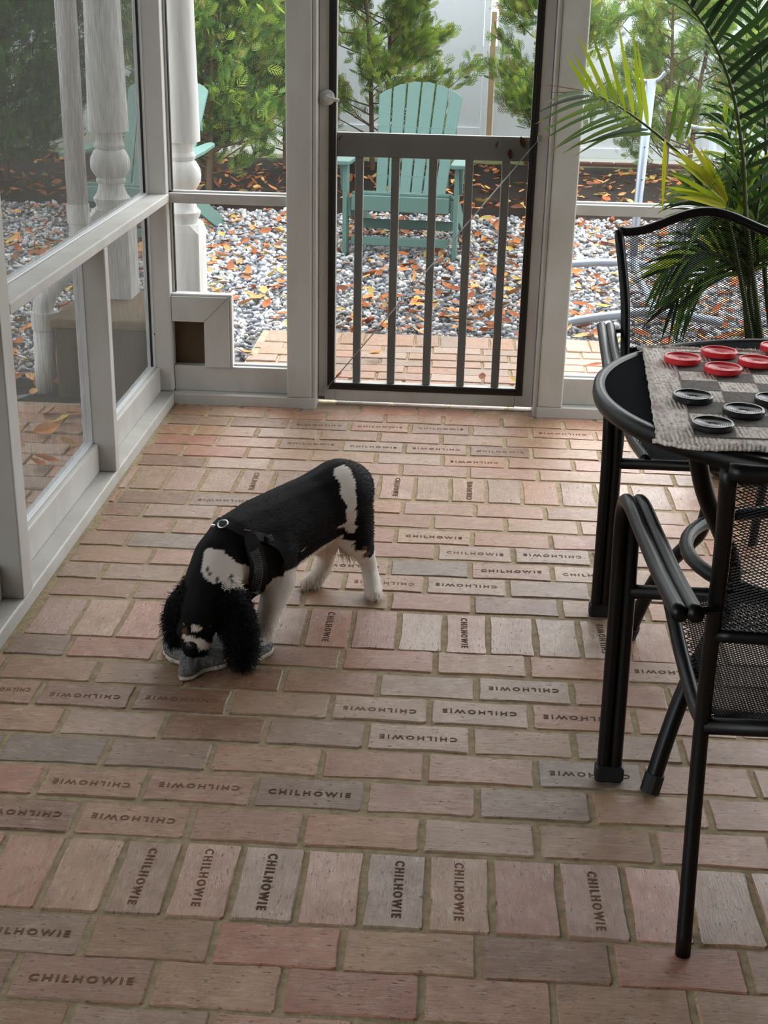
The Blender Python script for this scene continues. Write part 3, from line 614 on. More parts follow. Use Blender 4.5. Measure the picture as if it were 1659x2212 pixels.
# ------------------------------------------------------------------ corner pier, turned columns, downspout
M['pier'] = mat('brown_render', (78, 68, 56), .85, .2, noise=(18, .6, (58, 50, 42), (1, 1, 1)), bump=(40, .5))
M['cap'] = mat('stone_cap', (112, 96, 76), .85, .2, noise=(25, .6, (90, 76, 60), (1, 1, 1)), bump=(60, .5))
pi = empty('masonry_pier', (-1.19, 5.1, 0)); tag(pi, 'low brown masonry pier under the two turned columns', 'pier')
keep(MB().box(-1.485, -.94, 4.79, 5.30, -.1, .225).build('pier_body', M['pier'], pi, bevel=.006)); keep(MB().box(-1.498, -.925, 4.775, 5.31, .2255, .262).build('pier_cap', M['cap'], pi, bevel=.01, seg=2))
def column(label, x, y):
    root = empty('turned_column', (x, y, .2625)); tag(root, label, 'column', 'turned porch columns on the corner pier')
    z = lambda v: v-.2625
    b = MB(); h = .075
    ring = lambda hh, zz, c: [(-hh+c, -hh, zz), (hh-c, -hh, zz), (hh, -hh+c, zz), (hh, hh-c, zz), (hh-c, hh, zz), (-hh+c, hh, zz), (-hh, hh-c, zz), (-hh, -hh+c, zz)]
    lv = [ring(h, 0, .003), ring(h, z(.575), .003), ring(h-.004, z(.605), .028)]
    vs = [p for l in lv for p in l]; b.add(vs, [(k*8+i, k*8+(i+1) % 8, (k+1)*8+(i+1) % 8, (k+1)*8+i) for k in range(2) for i in range(8)]+[tuple(range(7, -1, -1)), tuple(range(16, 24))])
    b.build('square_base', M['paint_old'], root)
    prof = [(.062, .604), (.062, .622), (.07, .634), (.071, .645), (.058, .66), (.050, .685), (.049, .70), (.056, .706), (.057, .715), (.052, .722), (.062, .732), (.074, .752), (.0765, .775), (.073, .798), (.06, .822), (.052, .828), (.056, .834), (.058, .843), (.054, .852), (.05, .858), (.052, .88), (.056, .893), (.0765, .895), (.0765, .90), (.0745, 1.0), (.067, 1.37), (.055, 2.2)]
    auto_smooth(MB().lathe([(r, z(v)) for r, v in prof], n=28).build('turned_shaft', M['paint_old'], root), 35)
    MB().box(-.075, .075, -.075, .075, z(2.2), z(2.43)).build('square_head', M['paint_old'], root, bevel=.003)
column('turned white column seen through the left screen beside the downspout', -1.347, 5.2)
column('turned white column just outside the corner above the pet door', -1.02, 4.925)
ds = empty('downspout', (-1.55, 4.9, 0)); tag(ds, 'round white painted downspout pipe left of the turned column', 'downspout')
keep(MB().tube([(-1.432, 5.02, 2.43), (-1.432, 5.02, .62)], .0385, 18).build('upper_pipe', M['paint_old'], ds, smooth=True))
keep(MB().tube([(-1.432, 5.02, .645), (-1.432, 5.02, .575)], .043, 18).build('coupling', M['paint_old'], ds, smooth=False))
keep(MB().tube(spline([(-1.432, 5.02, .58), (-1.434, 5.02, .50), (-1.455, 4.99, .43), (-1.51, 4.91, .36), (-1.541, 4.87, .30), (-1.545, 4.865, .24)], 5), .0385, 16).build('elbow', M['paint_old'], ds, smooth=True))
keep(MB().tube([(-1.545, 4.865, .265), (-1.546, 4.865, .20)], .045, 18).build('collar', M['paint_old'], ds, smooth=False))
keep(MB().tube([(-1.546, 4.865, .21), (-1.556, 4.87, -.05)], .040, 18).build('lower_pipe', M['paint_old'], ds, smooth=True))

# ------------------------------------------------------------------ galvanised stand
st = empty('metal_stand', (1.0, 7.0, 0)); tag(st, 'galvanised tube stand with curved cradle arms on the gravel', 'stand')
keep(MB().tube([at(1407, 172, 7.0), at(1372, 497, 7.0), at(1368, 560, 7.0)], [.026, .02, .02], 12).build('upright', M['galv'], st, smooth=True))
keep(MB().tube(spline([at(1378, 172, 7.0), at(1400, 176, 7.0), at(1422, 172, 7.0), at(1434, 160, 7.0), at(1438, 156, 7.0)], 5), .010, 10).build('cradle_arm', M['galv'], st, smooth=True))
keep(MB().tube(spline([at(1480, 268, 6.7), at(1500, 275, 6.7), at(1540, 279, 6.7), at(1570, 270, 6.7), at(1588, 252, 6.7)], 5), .0105, 10).build('cradle_arm', M['galv'], st, smooth=True))
keep(MB().tube([at(1540, 279, 6.7), at(1530, 560, 6.7)], .018, 10).build('upright', M['galv'], st, smooth=True))
for k, (zz) in enumerate((.15, .5, .75, .98)):
    p = at(1407-35*(1-(zz-.287)/.754)*1.0, 172, 7.0); 
for (px, py) in ((1396, 245), (1391, 318), (1385, 388), (1378, 460)): 
    p = at(px+1, py, 6.985); keep(MB().lathe([(.004, 0), (.004, .004)], n=8).build('bolt_hole', M['spline'], st)).matrix_basis = Matrix.Translation((p.x, 6.979, p.z)) @ Matrix.Rotation(math.pi/2, 4, 'X')
keep(MB().tube(spline([at(1205, 572, 7.3), at(1300, 567, 7.3), at(1380, 570, 7.3), at(1500, 590, 7.3), at(1560, 600, 7.3)], 6), .021, 10).build('base_tube', M['galv'], st, smooth=True))
keep(MB().tube(spline([at(1205, 702, 6.1), at(1260, 690, 6.1), at(1340, 680, 6.1), at(1420, 675, 6.1), at(1560, 696, 6.1)], 6), .021, 10).build('base_tube', M['galv'], st, smooth=True))
keep(MB().tube([at(1368, 555, 7.0), at(1380, 600, 6.8), at(1420, 678, 6.12)], .017, 10).build('brace', M['galv'], st, smooth=True))
keep(MB().tube([at(1473, 480, 7.35), at(1455, 575, 7.3), at(1429, 675, 6.1)], .026, 10).build('brace', mat('shaded_tube', (70, 72, 76), .5), st, smooth=True))  # stand tube in shade; the shade is put into its darker colour

# dried leaves caught on the top edge of the door's middle rail
for i, (x, z, sc_, lab) in enumerate([(.205, .945, .022, 'curled brown leaf hanging at the right end of the door middle rail'), (.165, .905, .019, 'dark brown leaf stuck low on the right of the door middle rail'), (.118, .935, .016, 'thin dark leaf sliver on the right half of the door middle rail'), (-.418, .943, .014, 'tiny dry leaf at the left end of the door middle rail')]):
    o = link(bpy.data.objects.new('dried_leaf', LEAF[6])); o.location = (x, 4.7085, z); o.rotation_euler = (math.pi/2, .4*i, 1.3+.5*i if i != 2 else 1.57); o.rotation_euler = (math.pi/2, 1.2+.3*i, 0); o.scale = (sc_, sc_*(.9 if i < 2 else .35), sc_*.5)
    tag(o, lab, 'leaf', 'dried leaves on the door rail')
# ------------------------------------------------------------------ mesh patio chairs (chair faces +y in its own frame)
def strands(mb, xr, zr, inside, surf, w=.0102, h=.0056, r=.00098, step=.02):
    k = w/h
    for sg in (-1, 1):
        cmin = xr[0]-k*max(abs(zr[0]), abs(zr[1])); cmax = xr[1]+k*max(abs(zr[0]), abs(zr[1])); c = cmin
        while c < cmax:
            run = []; z = zr[0]; dz = step/math.sqrt(1+k*k)
            while z <= zr[1]+1e-9:
                x = c+sg*k*z
                if inside(x, z): run.append(surf(x, z))
                else:
                    if len(run) > 1: mb.tube(run, r, 3, caps=False)
                    run = []
                z += dz
            if len(run) > 1: mb.tube(run, r, 3, caps=False)
            c += w
def patio_chair(name):
    root = empty(name); s = M['steel']
    PZ = [0, .2, .38, .5, .6, .7, .845]; PY = [-.244, -.205, -.182, -.19, -.208, -.238, -.31]; PX = [.2, .2, .201, .204, .208, .215, .235]
    py = lambda z: interp(z, PZ, PY); pxx = lambda z: interp(z, PZ, PX)
    def ztop(x): t = min(1, abs(x)/.235); return .843+.052*(.5+.5*math.cos(math.pi*min(1, t*1.12)))
    def bsurf(x, z):
        hw = pxx(min(z, .845)); t = min(1, abs(x)/hw); y = py(z) if z <= .845 else -.31-.35*(z-.845)
        return Vector((x, y-.03*(1-t*t)*min(1, max(0, (z-.5)/.06)), z))
    for sg in (-1, 1):
        p = spline([(sg*pxx(z), py(z), z) for z in PZ], 4)
        MB().tube(p, .0125, 10).build('back_post', s, root, smooth=True)
        arm = spline([(sg*.27, .26, 0), (sg*.272, .266, .2), (sg*.275, .27, .4), (sg*.279, .264, .52), (sg*.281, .235, .585), (sg*.28, .17, .609), (sg*.272, .05, .603), (sg*.262, -.1, .596), (sg*.255, -.25, .603)], 6)
        b = MB()
        for o in (-.0115, .0115): b.tube([q+Vector((o, 0, 0)) for q in arm], .0128, 10)
        b.build('arm_and_leg', s, root, smooth=True)
        MB().box(sg*.27-.0275, sg*.27+.0275, .244, .277, 0, .034).build('foot_cap', M['spline'], root, bevel=.005)
        MB().tube([(sg*.246, -.225, .597), (sg*.205, -.222, .600)], .006, 8).build('arm_peg', s, root)
        rail = spline([(sg*.196, .262, .41), (sg*.196, .2, .402), (sg*.196, .05, .38), (sg*.196, -.1, .372), (sg*.196, -.178, .385)], 5)
        MB().tube(rail, .0125, 10).build('seat_rail', s, root, smooth=True)
    MB().tube([(-.262, .268, .40), (.262, .268, .40)], .0135, 10).build('front_bar', s, root, smooth=True)
    MB().tube([(-.2, -.183, .385), (.2, -.183, .385)], .0135, 10).build('rear_bar', s, root, smooth=True)
    top = [bsurf(x, ztop(x)) for x in np.linspace(-.235, .235, 31)]
    MB().tube(top, .0125, 10).build('top_rail', s, root, smooth=True)
    low = [bsurf(x, .548+.012*(1-(x/.205)**2)) for x in np.linspace(-.205, .205, 17)]
    MB().tube(low, .011, 10).build('lower_back_bar', s, root, smooth=True)
    mb = MB(); strands(mb, (-.23, .23), (.545, .90), lambda x, z: abs(x) < pxx(min(z, .845))-.004 and .55 < z < ztop(x)-.003, bsurf)
    tag(mb.build('back_mesh', s, root), kind='stuff')
    def ssurf(x, v):    # v runs from back to front
        z = interp(v, [-.178, -.1, .05, .2, .262], [.385, .372, .38, .402, .41]); return Vector((x, v, z-.008*(1-(x/.196)**2)))
    mb = MB(); strands(mb, (-.19, .19), (-.18, .262), lambda x, v: abs(x) < .188 and -.178 < v < .262, ssurf)
    tag(mb.build('seat_mesh', s, root), kind='stuff')
    return root
c1 = patio_chair('patio_chair'); c1.location = (.655, 3.258, 0); c1.rotation_euler = (0, 0, math.pi)
tag(c1, 'black mesh patio chair on the far side of the table, facing the camera', 'chair', 'patio chairs at the round table')
c2 = copy_tree(c1); c2.location = (.605, 2.0, 0); c2.rotation_euler = (0, 0, 0)
tag(c2, 'black mesh patio chair nearest the camera, its back turned', 'chair', 'patio chairs at the round table')

# ------------------------------------------------------------------ round table
TC = Vector((.735, 2.54, 0)); TR = .459; TZ = .71
tb = empty('round_table', TC); tag(tb, 'round black patio table with curved legs and a fine mesh top', 'table')
M['tabletop'] = mat('fine_black_mesh', (30, 31, 33), .85, .0)
def perf(m):
    nt = m.node_tree; b = nt.nodes['Principled BSDF']; tc = nt.nodes.new('ShaderNodeTexCoord'); v = nt.nodes.new('ShaderNodeTexVoronoi'); v.inputs['Scale'].default_value = 260; v.inputs['Randomness'].default_value = .15
    r = nt.nodes.new('ShaderNodeMapRange'); r.inputs[1].default_value = .25; r.inputs[2].default_value = .45; mx = nt.nodes.new('ShaderNodeMix'); mx.data_type = 'RGBA'
    mx.inputs[6].default_value = srgb((9, 9, 10)); mx.inputs[7].default_value = srgb((42, 43, 45)); nt.links.new(tc.outputs['Object'], v.inputs[0]); nt.links.new(v.outputs[0], r.inputs[0]); nt.links.new(r.outputs[0], mx.inputs[0]); nt.links.new(mx.outputs[2], b.inputs['Base Color'])
perf(M['tabletop'])
MB().lathe([(TR-.022, TZ-.008), (TR-.022, TZ-.0035), (.0005, TZ-.0035)][::1], n=64).build('mesh_top', M['tabletop'], tb)
prof = [(TR-.024, TZ-.004), (TR-.02, TZ+.001), (TR-.008, TZ), (TR-.001, TZ-.006), (TR, TZ-.02), (TR-.003, TZ-.03), (TR-.012, TZ-.034), (TR-.024, TZ-.03), (TR-.024, TZ-.004)]
MB().lathe(prof, n=80, caps=False).build('rim', M['steel'], tb, smooth=True)
LZ = [0, .1, .2, .29, .335, .40, .45, .5, .6, .69]; LR = [.452, .418, .372, .305, .274, .262, .28, .315, .385, .425]
for ang in (math.atan2(.336, -.289), math.atan2(-.308, -.317), math.atan2(.336, -.289)-math.pi, math.atan2(-.308, -.317)+math.pi):
    d = Vector((math.cos(ang), math.sin(ang), 0))
    MB().tube(spline([d*r+Vector((0, 0, z)) for z, r in zip(LZ, LR)], 4), .0165, 12).build('leg', M['steel'], tb, smooth=True)
    MB().tube([d*.452+Vector((0, 0, .0)), d*.440+Vector((0, 0, .035))], .0195, 12).build('foot_cap', M['spline'], tb)
MB().tube([(.243*math.cos(t), .243*math.sin(t), .372) for t in np.linspace(0, 2*math.pi, 41)[:-1]], .0145, 12, closed=True).build('ring', M['steel'], tb, smooth=True)

# ------------------------------------------------------------------ woven checker mat and checkers
ang = math.radians(-4.2); ex = Vector((math.cos(ang), math.sin(ang), 0)); ex = Vector((1, 0, 0)); ey = Vector((.082, 1, 0)).normalized()
NL = Vector((.352, 2.174, TZ+.002)); MW, MH = .70, .66
def mp(u, v, z=0):
    k = max(0, 1-max(u, 0)/.13)*max(0, 1-max(v, 0)/.13); k *= k
    p = NL+Vector((u+.082*v+.010*k, v+.05*k, z)); p.z -= max(0, math.hypot(p.x-TC.x, p.y-TC.y)-.452)*.25
    return p
M['weave'] = mat('woven_cotton', (186, 178, 166), .95, .1)
def weave(m):
    nt = m.node_tree; b = nt.nodes['Principled BSDF']; tc = nt.nodes.new('ShaderNodeTexCoord')
    def nz(scale, st):
        mpn = nt.nodes.new('ShaderNodeMapping'); mpn.inputs['Scale'].default_value = st; n = nt.nodes.new('ShaderNodeTexNoise'); n.inputs['Scale'].default_value = scale; n.inputs['Detail'].default_value = 3
        nt.links.new(tc.outputs['Object'], mpn.inputs[0]); nt.links.new(mpn.outputs[0], n.inputs[0]); return n
    n1 = nz(190, (1, .35, 1)); n2 = nz(60, (1, .25, 1))
    cr = nt.nodes.new('ShaderNodeValToRGB'); cr.color_ramp.elements[0].position = .3; cr.color_ramp.elements[0].color = srgb((176, 164, 158)); cr.color_ramp.elements[1].position = .68; cr.color_ramp.elements[1].color = srgb((250, 246, 238))
    e = cr.color_ramp.elements.new(.47); e.color = srgb((228, 220, 210))
    mx = nt.nodes.new('ShaderNodeMix'); mx.data_type = 'RGBA'; mx.inputs[7].default_value = srgb((150, 118, 128)); rr = nt.nodes.new('ShaderNodeMapRange'); rr.inputs[1].default_value = .52; rr.inputs[2].default_value = .7; rr.inputs[4].default_value = .6
    nt.links.new(n1.outputs[0], cr.inputs[0]); nt.links.new(cr.outputs[0], mx.inputs[6]); nt.links.new(n2.outputs[0], rr.inputs[0]); nt.links.new(rr.outputs[0], mx.inputs[0]); nt.links.new(mx.outputs[2], b.inputs['Base Color'])
    w = nt.nodes.new('ShaderNodeTexWave'); w.inputs['Scale'].default_value = 42; w.inputs['Distortion'].default_value = 1.5; w.bands_direction = 'X'; bn = nt.nodes.new('ShaderNodeBump'); bn.inputs['Strength'].default_value = .45; bn.inputs['Distance'].default_value = .003
    nt.links.new(tc.outputs['Object'], w.inputs[0]); nt.links.new(w.outputs[0], bn.inputs['Height']); nt.links.new(bn.outputs[0], b.inputs['Normal'])
weave(M['weave'])
M['dark_yarn'] = mat('charcoal_yarn', (132, 128, 124), .95, .1, noise=(160, .8, (98, 95, 92), (1, .4, 1)))
mt_ = empty('checker_mat', NL); tag(mt_, 'woven cotton checkerboard mat lying on the round table', 'mat')
g = random.Random(9); nx, ny = 56, 52; b = MB(); vs = []
def wav(u, v): return .0015*math.sin(9*u+4*v)+.001*math.sin(23*v)
for top in (0, 1):
    for j in range(ny+1):
        for i in range(nx+1):
            u, v = MW*i/nx, MH*j/ny
            if i in (0, nx): u += g.uniform(-.002, .002)
            if j in (0, ny): v += g.uniform(-.0025, .0025)
            q = mp(u, v)-NL
            vs.append((q.x, q.y, q.z+((.0075+wav(u, v)) if top else .0)))
st_ = (nx+1)*(ny+1); fs = []
for j in range(ny):
    for i in range(nx):
        a = j*(nx+1)+i; fs.append((st_+a, st_+a+1, st_+a+nx+2, st_+a+nx+1)); fs.append((a, a+nx+1, a+nx+2, a+1))
ed_ = [i for i in range(nx+1)]+[j*(nx+1)+nx for j in range(1, ny+1)]+[ny*(nx+1)+i for i in range(nx-1, -1, -1)]+[j*(nx+1) for j in range(ny-1, 0, -1)]
for k in range(len(ed_)): a, c = ed_[k], ed_[(k+1) % len(ed_)]; fs.append((a, c, st_+c, st_+a))
b.add(vs, fs); b.build('woven_cloth', M['weave'], mt_, smooth=True)
def hem(v0, name):
    b = MB(); pts = [mp(-.012+(MW+.02)*k/60, v0, .006+g.uniform(-.001, .001))-NL for k in range(61)]
    b.tube(pts, [.004]+[.0062+g.uniform(-.0012, .0012) for _ in range(60)], 7); return b.build(name, M['weave'], mt_, smooth=True)
hem(.0, 'rolled_hem'); hem(MH, 'rolled_hem')
fr = MB()
for k in range(240):
    u = MW*g.random(); v = g.choice((0, MH)); p = mp(u, v, .007)-NL; d = Vector((g.uniform(-.5, .5), g.uniform(.2, 1)*(-1 if v == 0 else 1), g.uniform(0, .9))).normalized()*g.uniform(.006, .013); fr.tube([p, p+d*.6, p+d+Vector((0, 0, -.002))], .0007, 3, caps=False)
tag(fr.build('fringe', M['weave'], mt_), kind='stuff')
SQ = .0735; U0, V0 = .063, .036       # board origin on the mat, row 8 (nearest) first
def cell(c, r): return U0+c*SQ, V0+(8-r)*SQ
sq = MB()
for r in range(1, 9):
    for c in range(8):
        if (r+c) % 2 == 0:
            u, v = cell(c, r); m_ = 6; vv = []
            for j in range(m_+1):
                for i in range(m_+1): uu, v2 = u+SQ*i/m_, v+SQ*j/m_; q = mp(uu, v2)-NL; vv.append((q.x, q.y, q.z+.0081+wav(uu, v2)))
            s1 = MB().add(vv, [(j*(m_+1)+i, j*(m_+1)+i+1, (j+1)*(m_+1)+i+1, (j+1)*(m_+1)+i) for j in range(m_) for i in range(m_)])
            s1.build('dark_square', M['dark_yarn'], mt_)
ln = MB()
for (a, c) in (((0, 0), (8, 0)), ((0, 0), (0, 8)), ((0, 8), (8, 8))):
    pts = [mp(U0+SQ*(a[0]+(c[0]-a[0])*k/30), V0+SQ*(a[1]+(c[1]-a[1])*k/30))-NL for k in range(31)]
    ln.tube([Vector((p.x, p.y, .0088+wav(p.x-.082*p.y, p.y))) for p in pts], .0012, 4)
ln.build('border_line', M['dark_yarn'], mt_)
M['red'] = mat('red_plastic', (222, 36, 48), .35, .5); M['black'] = mat('black_plastic', (20, 20, 21), .28, .5)
R = .0375
cprof = [(R-.003, 0), (R, .0025), (R, .0105), (R-.0015, .0125), (R-.005, .0125)]
for k in range(8):
    rr = R-.0065-k*.0034; zc = .0105-.0045*(1-(rr/R)**2); cprof += [(rr+.0012, zc+.0007), (rr, zc-.0003), (rr-.0012, zc+.0004)]
CK = MB().lathe(cprof, n=40).mesh('checker', M['red'])
names = {('red', 1, 1): 'red checker farthest back on the mat, left of the cut-off one', ('red', 3, 1): 'red checker cut by the right edge at the far side of the mat', ('red', 0, 2): 'red checker at the far left corner of the board', ('red', 2, 2): 'red checker cut by the right edge, second row from the far side', ('red', 1, 3): 'red checker closest to the empty middle of the board',
 ('black', 0, 6): 'black checker beside the left board line, farthest of the left black pair', ('black', 2, 6): 'black checker cut off by the right edge of the picture', ('black', 1, 7): 'black checker diagonally between the other three black checkers', ('black', 0, 8): 'black checker nearest the rolled front hem of the mat'}
pos = {('red', 1, 1): (.557, 2.776), ('red', 3, 1): (.692, 2.836), ('red', 0, 2): (.471, 2.712), ('red', 2, 2): (.622, 2.71), ('red', 1, 3): (.542, 2.643), ('black', 0, 6): (.449, 2.433), ('black', 2, 6): (.6, 2.43), ('black', 1, 7): (.528, 2.353), ('black', 0, 8): (.457, 2.264)}
for k, lab in names.items():
    o = tile(CK, 'checker', None, (pos[k][0], pos[k][1], TZ+.0122), (0, 0, 0), (1, 1, 1), M[k[0]]); tag(o, lab, 'checker', k[0]+' checkers on the mat')

# ------------------------------------------------------------------ palm in a pot
M['frond'] = mat('palm_leaflet', (90, 128, 40), .45, .4, attr='tone'); leafy(M['frond'], .3)
M['stalk'] = mat('palm_stalk', (58, 74, 34), .5, .4)
M['pot'] = mat('dark_pot', (52, 48, 46), .6, .3); M['soil'] = mat('potting_soil', (40, 32, 26), .95, .1)
PB = Vector((.965, 4.12, 0)); palm = empty('potted_palm', PB); tag(palm, 'potted areca palm behind the far patio chair', 'plant')
MB().lathe([(.13, 0), (.15, .02), (.185, .30), (.2, .31), (.2, .34), (.185, .34), (.175, .30), (.17, .29)], n=28, caps=True).build('pot', M['pot'], palm, smooth=False)
MB().lathe([(.17, .27), (.17, .295), (.0005, .30)], n=20).build('soil', M['soil'], palm)
def frond(pts, lens, nleaf, side, tone, seed, start=.35, droop=.3, wid=.011, spread=.9, fold=None):
    """pts: rachis in the world; side: 'both','up','down'; lens=(base,tip) leaflet length"""
    g = np.random.default_rng(seed); P = spline([Vector(p)-PB for p in pts], 10); n = len(P)
    root = empty('frond', (0, 0, 0), 0, palm)
    MB().tube(P, [interp(i/(n-1), [0, .4, 1], [.009, .006, .0018]) for i in range(n)], 7).build('rachis', M['stalk'], root, smooth=True)
    vs, fs, cs = [], [], []
    for k in range(nleaf):
        t = start+(1-start)*(k+.5)/nleaf; f_ = t*(n-1); i = min(int(f_), n-2); p = P[i].lerp(P[i+1], f_-i); d = (P[min(i+2, n-1)]-P[max(i-1, 0)]).normalized()
        sidev = fold if fold is not None else d.cross(Vector((0, -1, .25))).normalized()
        for sg in (-1, 1):
            if (side == 'up' and sg < 0) or (side == 'down' and sg > 0): continue
            L = interp(t, [start, start+(1-start)*.35, 1], [lens[0], lens[0]*1.08, lens[1]])*g.uniform(.9, 1.08)
            ang = spread*(1-.45*t)+g.normal(0, .05)
            dr = (d*math.cos(ang)+sidev*sg*math.sin(ang)+Vector((0, g.normal(0, .12), 0))).normalized()
            nr = dr.cross(sidev.cross(d)).normalized(); w = wid*g.uniform(.85, 1.15); c0 = np.array(lin(tone[int(g.integers(0, len(tone)))]))*g.uniform(.85, 1.15)
            base = len(vs); m = 6
            for q in range(m+1):
                s_ = q/m; c = p+dr*(L*s_)+Vector((0, 0, -droop*L*s_*s_)); ww = w*(math.sin(math.pi*min(1, .12+s_*.88))**.6)*(1-.55*s_) if q < m else .0006
                vs += [c+nr*ww, c+Vector((0, -.35*ww, -.35*ww)), c-nr*ww]; cc = c0 if s_ < .9 or g.random() < .6 else np.array(lin((170, 130, 60))); cs += [list(cc)+[1]]*3
            for q in range(m):
                a = base+q*3; fs += [(a, a+1, a+4, a+3), (a+1, a+2, a+5, a+4)]
    me = bpy.data.meshes.new('leaflets'); me.from_pydata(vs, [], fs); colour_attr(me, cs); me.materials.append(M['frond']); me.shade_smooth(); o = link(bpy.data.objects.new('leaflets', me)); o.parent = root
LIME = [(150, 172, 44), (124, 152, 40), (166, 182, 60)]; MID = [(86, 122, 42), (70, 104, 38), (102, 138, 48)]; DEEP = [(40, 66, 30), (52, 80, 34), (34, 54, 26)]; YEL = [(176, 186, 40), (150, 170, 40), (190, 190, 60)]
b0 = PB+Vector((.0, 0, .3))
# the frond that reaches left across the door jamb: each leaflet from its place on the rachis to its tip
def blades(root, prs, tones, wid, seed, bend=.0):
    g = np.random.default_rng(seed); vs, fs, cs = [], [], []
    for a, e in prs:
        a, e = Vector(a)-PB, Vector(e)-PB; d = e-a; L = d.length; dn = d.normalized(); s_ = dn.cross(Vector((0, -1, 0))).normalized(); s_ = (s_+Vector((0, g.normal(0, .25), 0))).normalized(); nv = s_.cross(dn)
        w = wid*g.uniform(.85, 1.15); c0 = lin(tones[int(g.integers(0, len(tones)))])*g.uniform(.85, 1.15); k0 = len(vs); m = 7
        for q in range(m+1):
            t = q/m; c = a+d*t+Vector((0, 0, bend*L*math.sin(math.pi*t))); ww = w*min(1, .25+t*4)*(1-t**2.2)+.0004
            vs += [c+s_*ww+nv*(.3*ww), c, c-s_*ww+nv*(.3*ww)]; cs += [list(c0 if t < .92 or g.random() < .5 else lin((176, 130, 60)))+[1]]*3
        for q in range(m): b_ = k0+q*3; fs += [(b_, b_+1, b_+4, b_+3), (b_+1, b_+2, b_+5, b_+4)]
    me = bpy.data.meshes.new('leaflets'); me.from_pydata(vs, [], fs); colour_attr(me, cs); me.materials.append(M['frond']); me.shade_smooth(); o = link(bpy.data.objects.new('leaflets', me)); o.parent = root
def rach(pts, root):
    P = spline([Vector(p)-PB for p in pts], 10); n = len(P); MB().tube(P, [interp(i/(n-1), [0, .4, 1], [.009, .006, .0016]) for i in range(n)], 7).build('rachis', M['stalk'], root, smooth=True)
fa = empty('frond', (0, 0, 0), 0, palm)
rach([b0+Vector((-.03, .02, 0)), at(1600, 560, 4.12), at(1560, 430, 4.15), at(1480, 345, 4.18), at(1440, 308, 4.2), at(1400, 275, 4.22), at(1340, 232, 4.25), at(1270, 196, 4.28)], fa)
UP = [((1272, 196), (1223, 120)), ((1293, 210), (1238, 114)), ((1314, 220), (1246, 70)), ((1333, 230), (1276, 66)), ((1352, 243), (1303, 68)), ((1369, 254), (1334, 42)), ((1386, 264), (1366, 48)), ((1400, 276), (1377, 92))]
blades(fa, [(at(*a, 4.24), at(*e, 4.16)) for a, e in UP], [(140, 160, 36), (122, 146, 36), (156, 172, 48)], .0068, 1)
DN = [((1256, 200), (1180, 222)), ((1274, 207), (1160, 244)), ((1292, 214), (1156, 268)), ((1310, 224), (1160, 292)), ((1325, 234), (1168, 306)), ((1342, 244), (1200, 318)), ((1358, 252), (1185, 330)), ((1372, 262), (1215, 332)), ((1386, 270), (1240, 338)), ((1400, 280), (1260, 312)), ((1415, 290), (1235, 318))]
blades(fa, [(at(*a, 4.24), at(*e, 4.12)) for a, e in DN], [(92, 116, 36), (70, 96, 34), (110, 134, 42), (48, 70, 30)], .0066, 2, .05)
blades(fa, [(at(1262, 196, 4.26), at(1172, 182, 4.2)), (at(1258, 200, 4.26), at(1190, 199, 4.2))], [(110, 70, 56)], .0016, 3)
fy = empty('frond', (0, 0, 0), 0, palm)
rach([b0+Vector((-.01, -.03, 0)), at(1592, 560, 4.0), at(1572, 470, 3.96), at(1568, 440, 3.95)], fy)
blades(fy, [(at(1568+dx, 440+dy, 3.95), at(*e, 3.9)) for dx, dy, e in ((0, 0, (1478, 288)), (-3, -6, (1472, 330)), (-6, -10, (1445, 318)), (-4, 2, (1440, 372)), (-2, 6, (1432, 402)), (0, 8, (1455, 425)), (2, -4, (1512, 318)), (4, -8, (1500, 350)), (0, -6, (1456, 345)), (0, 4, (1448, 412)))], YEL, .0095, 4, .04)
blades(fy, [(at(1437, 300, 3.95), at(1430, 462, 3.93))], [(196, 200, 40)], .0062, 5)
blades(fy, [(at(1446, 300, 4.1), at(1470, 165, 4.05)), (at(1462, 305, 4.1), at(1488, 215, 4.05)), (at(1480, 300, 4.1), at(1505, 210, 4.06))], [(92, 120, 46), (80, 108, 40)], .0075, 6)
# the tall arching frond at the right
frond([b0+Vector((.02, 0, 0)), at(1626, 600, 4.05), at(1612, 470, 4.0), at(1604, 330, 3.95), at(1580, 190, 3.9), at(1535, 80, 3.88), at(1480, 0, 3.86), at(1420, -60, 3.85)], (.30, .16), 26, 'down', DEEP+[(26, 42, 20)], 3, .30, .12, .011, 1.15, Vector((-1, 0, .15)))  # extra-dark greens put the backlit silhouette into the leaflet colour
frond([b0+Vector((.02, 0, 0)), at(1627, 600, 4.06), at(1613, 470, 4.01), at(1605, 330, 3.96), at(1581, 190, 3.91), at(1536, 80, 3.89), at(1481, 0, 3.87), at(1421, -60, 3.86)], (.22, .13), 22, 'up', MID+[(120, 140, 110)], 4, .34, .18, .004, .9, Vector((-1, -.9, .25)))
# second upright frond at the edge
frond([b0+Vector((.05, 0, 0)), at(1650, 560, 4.15), at(1655, 330, 4.2), at(1645, 150, 4.22), at(1632, -30, 4.25)], (.22, .15), 22, 'both', DEEP, 5, .3, .2, .009, 1.1)  # only the darkest greens here too, for a silhouette against the light
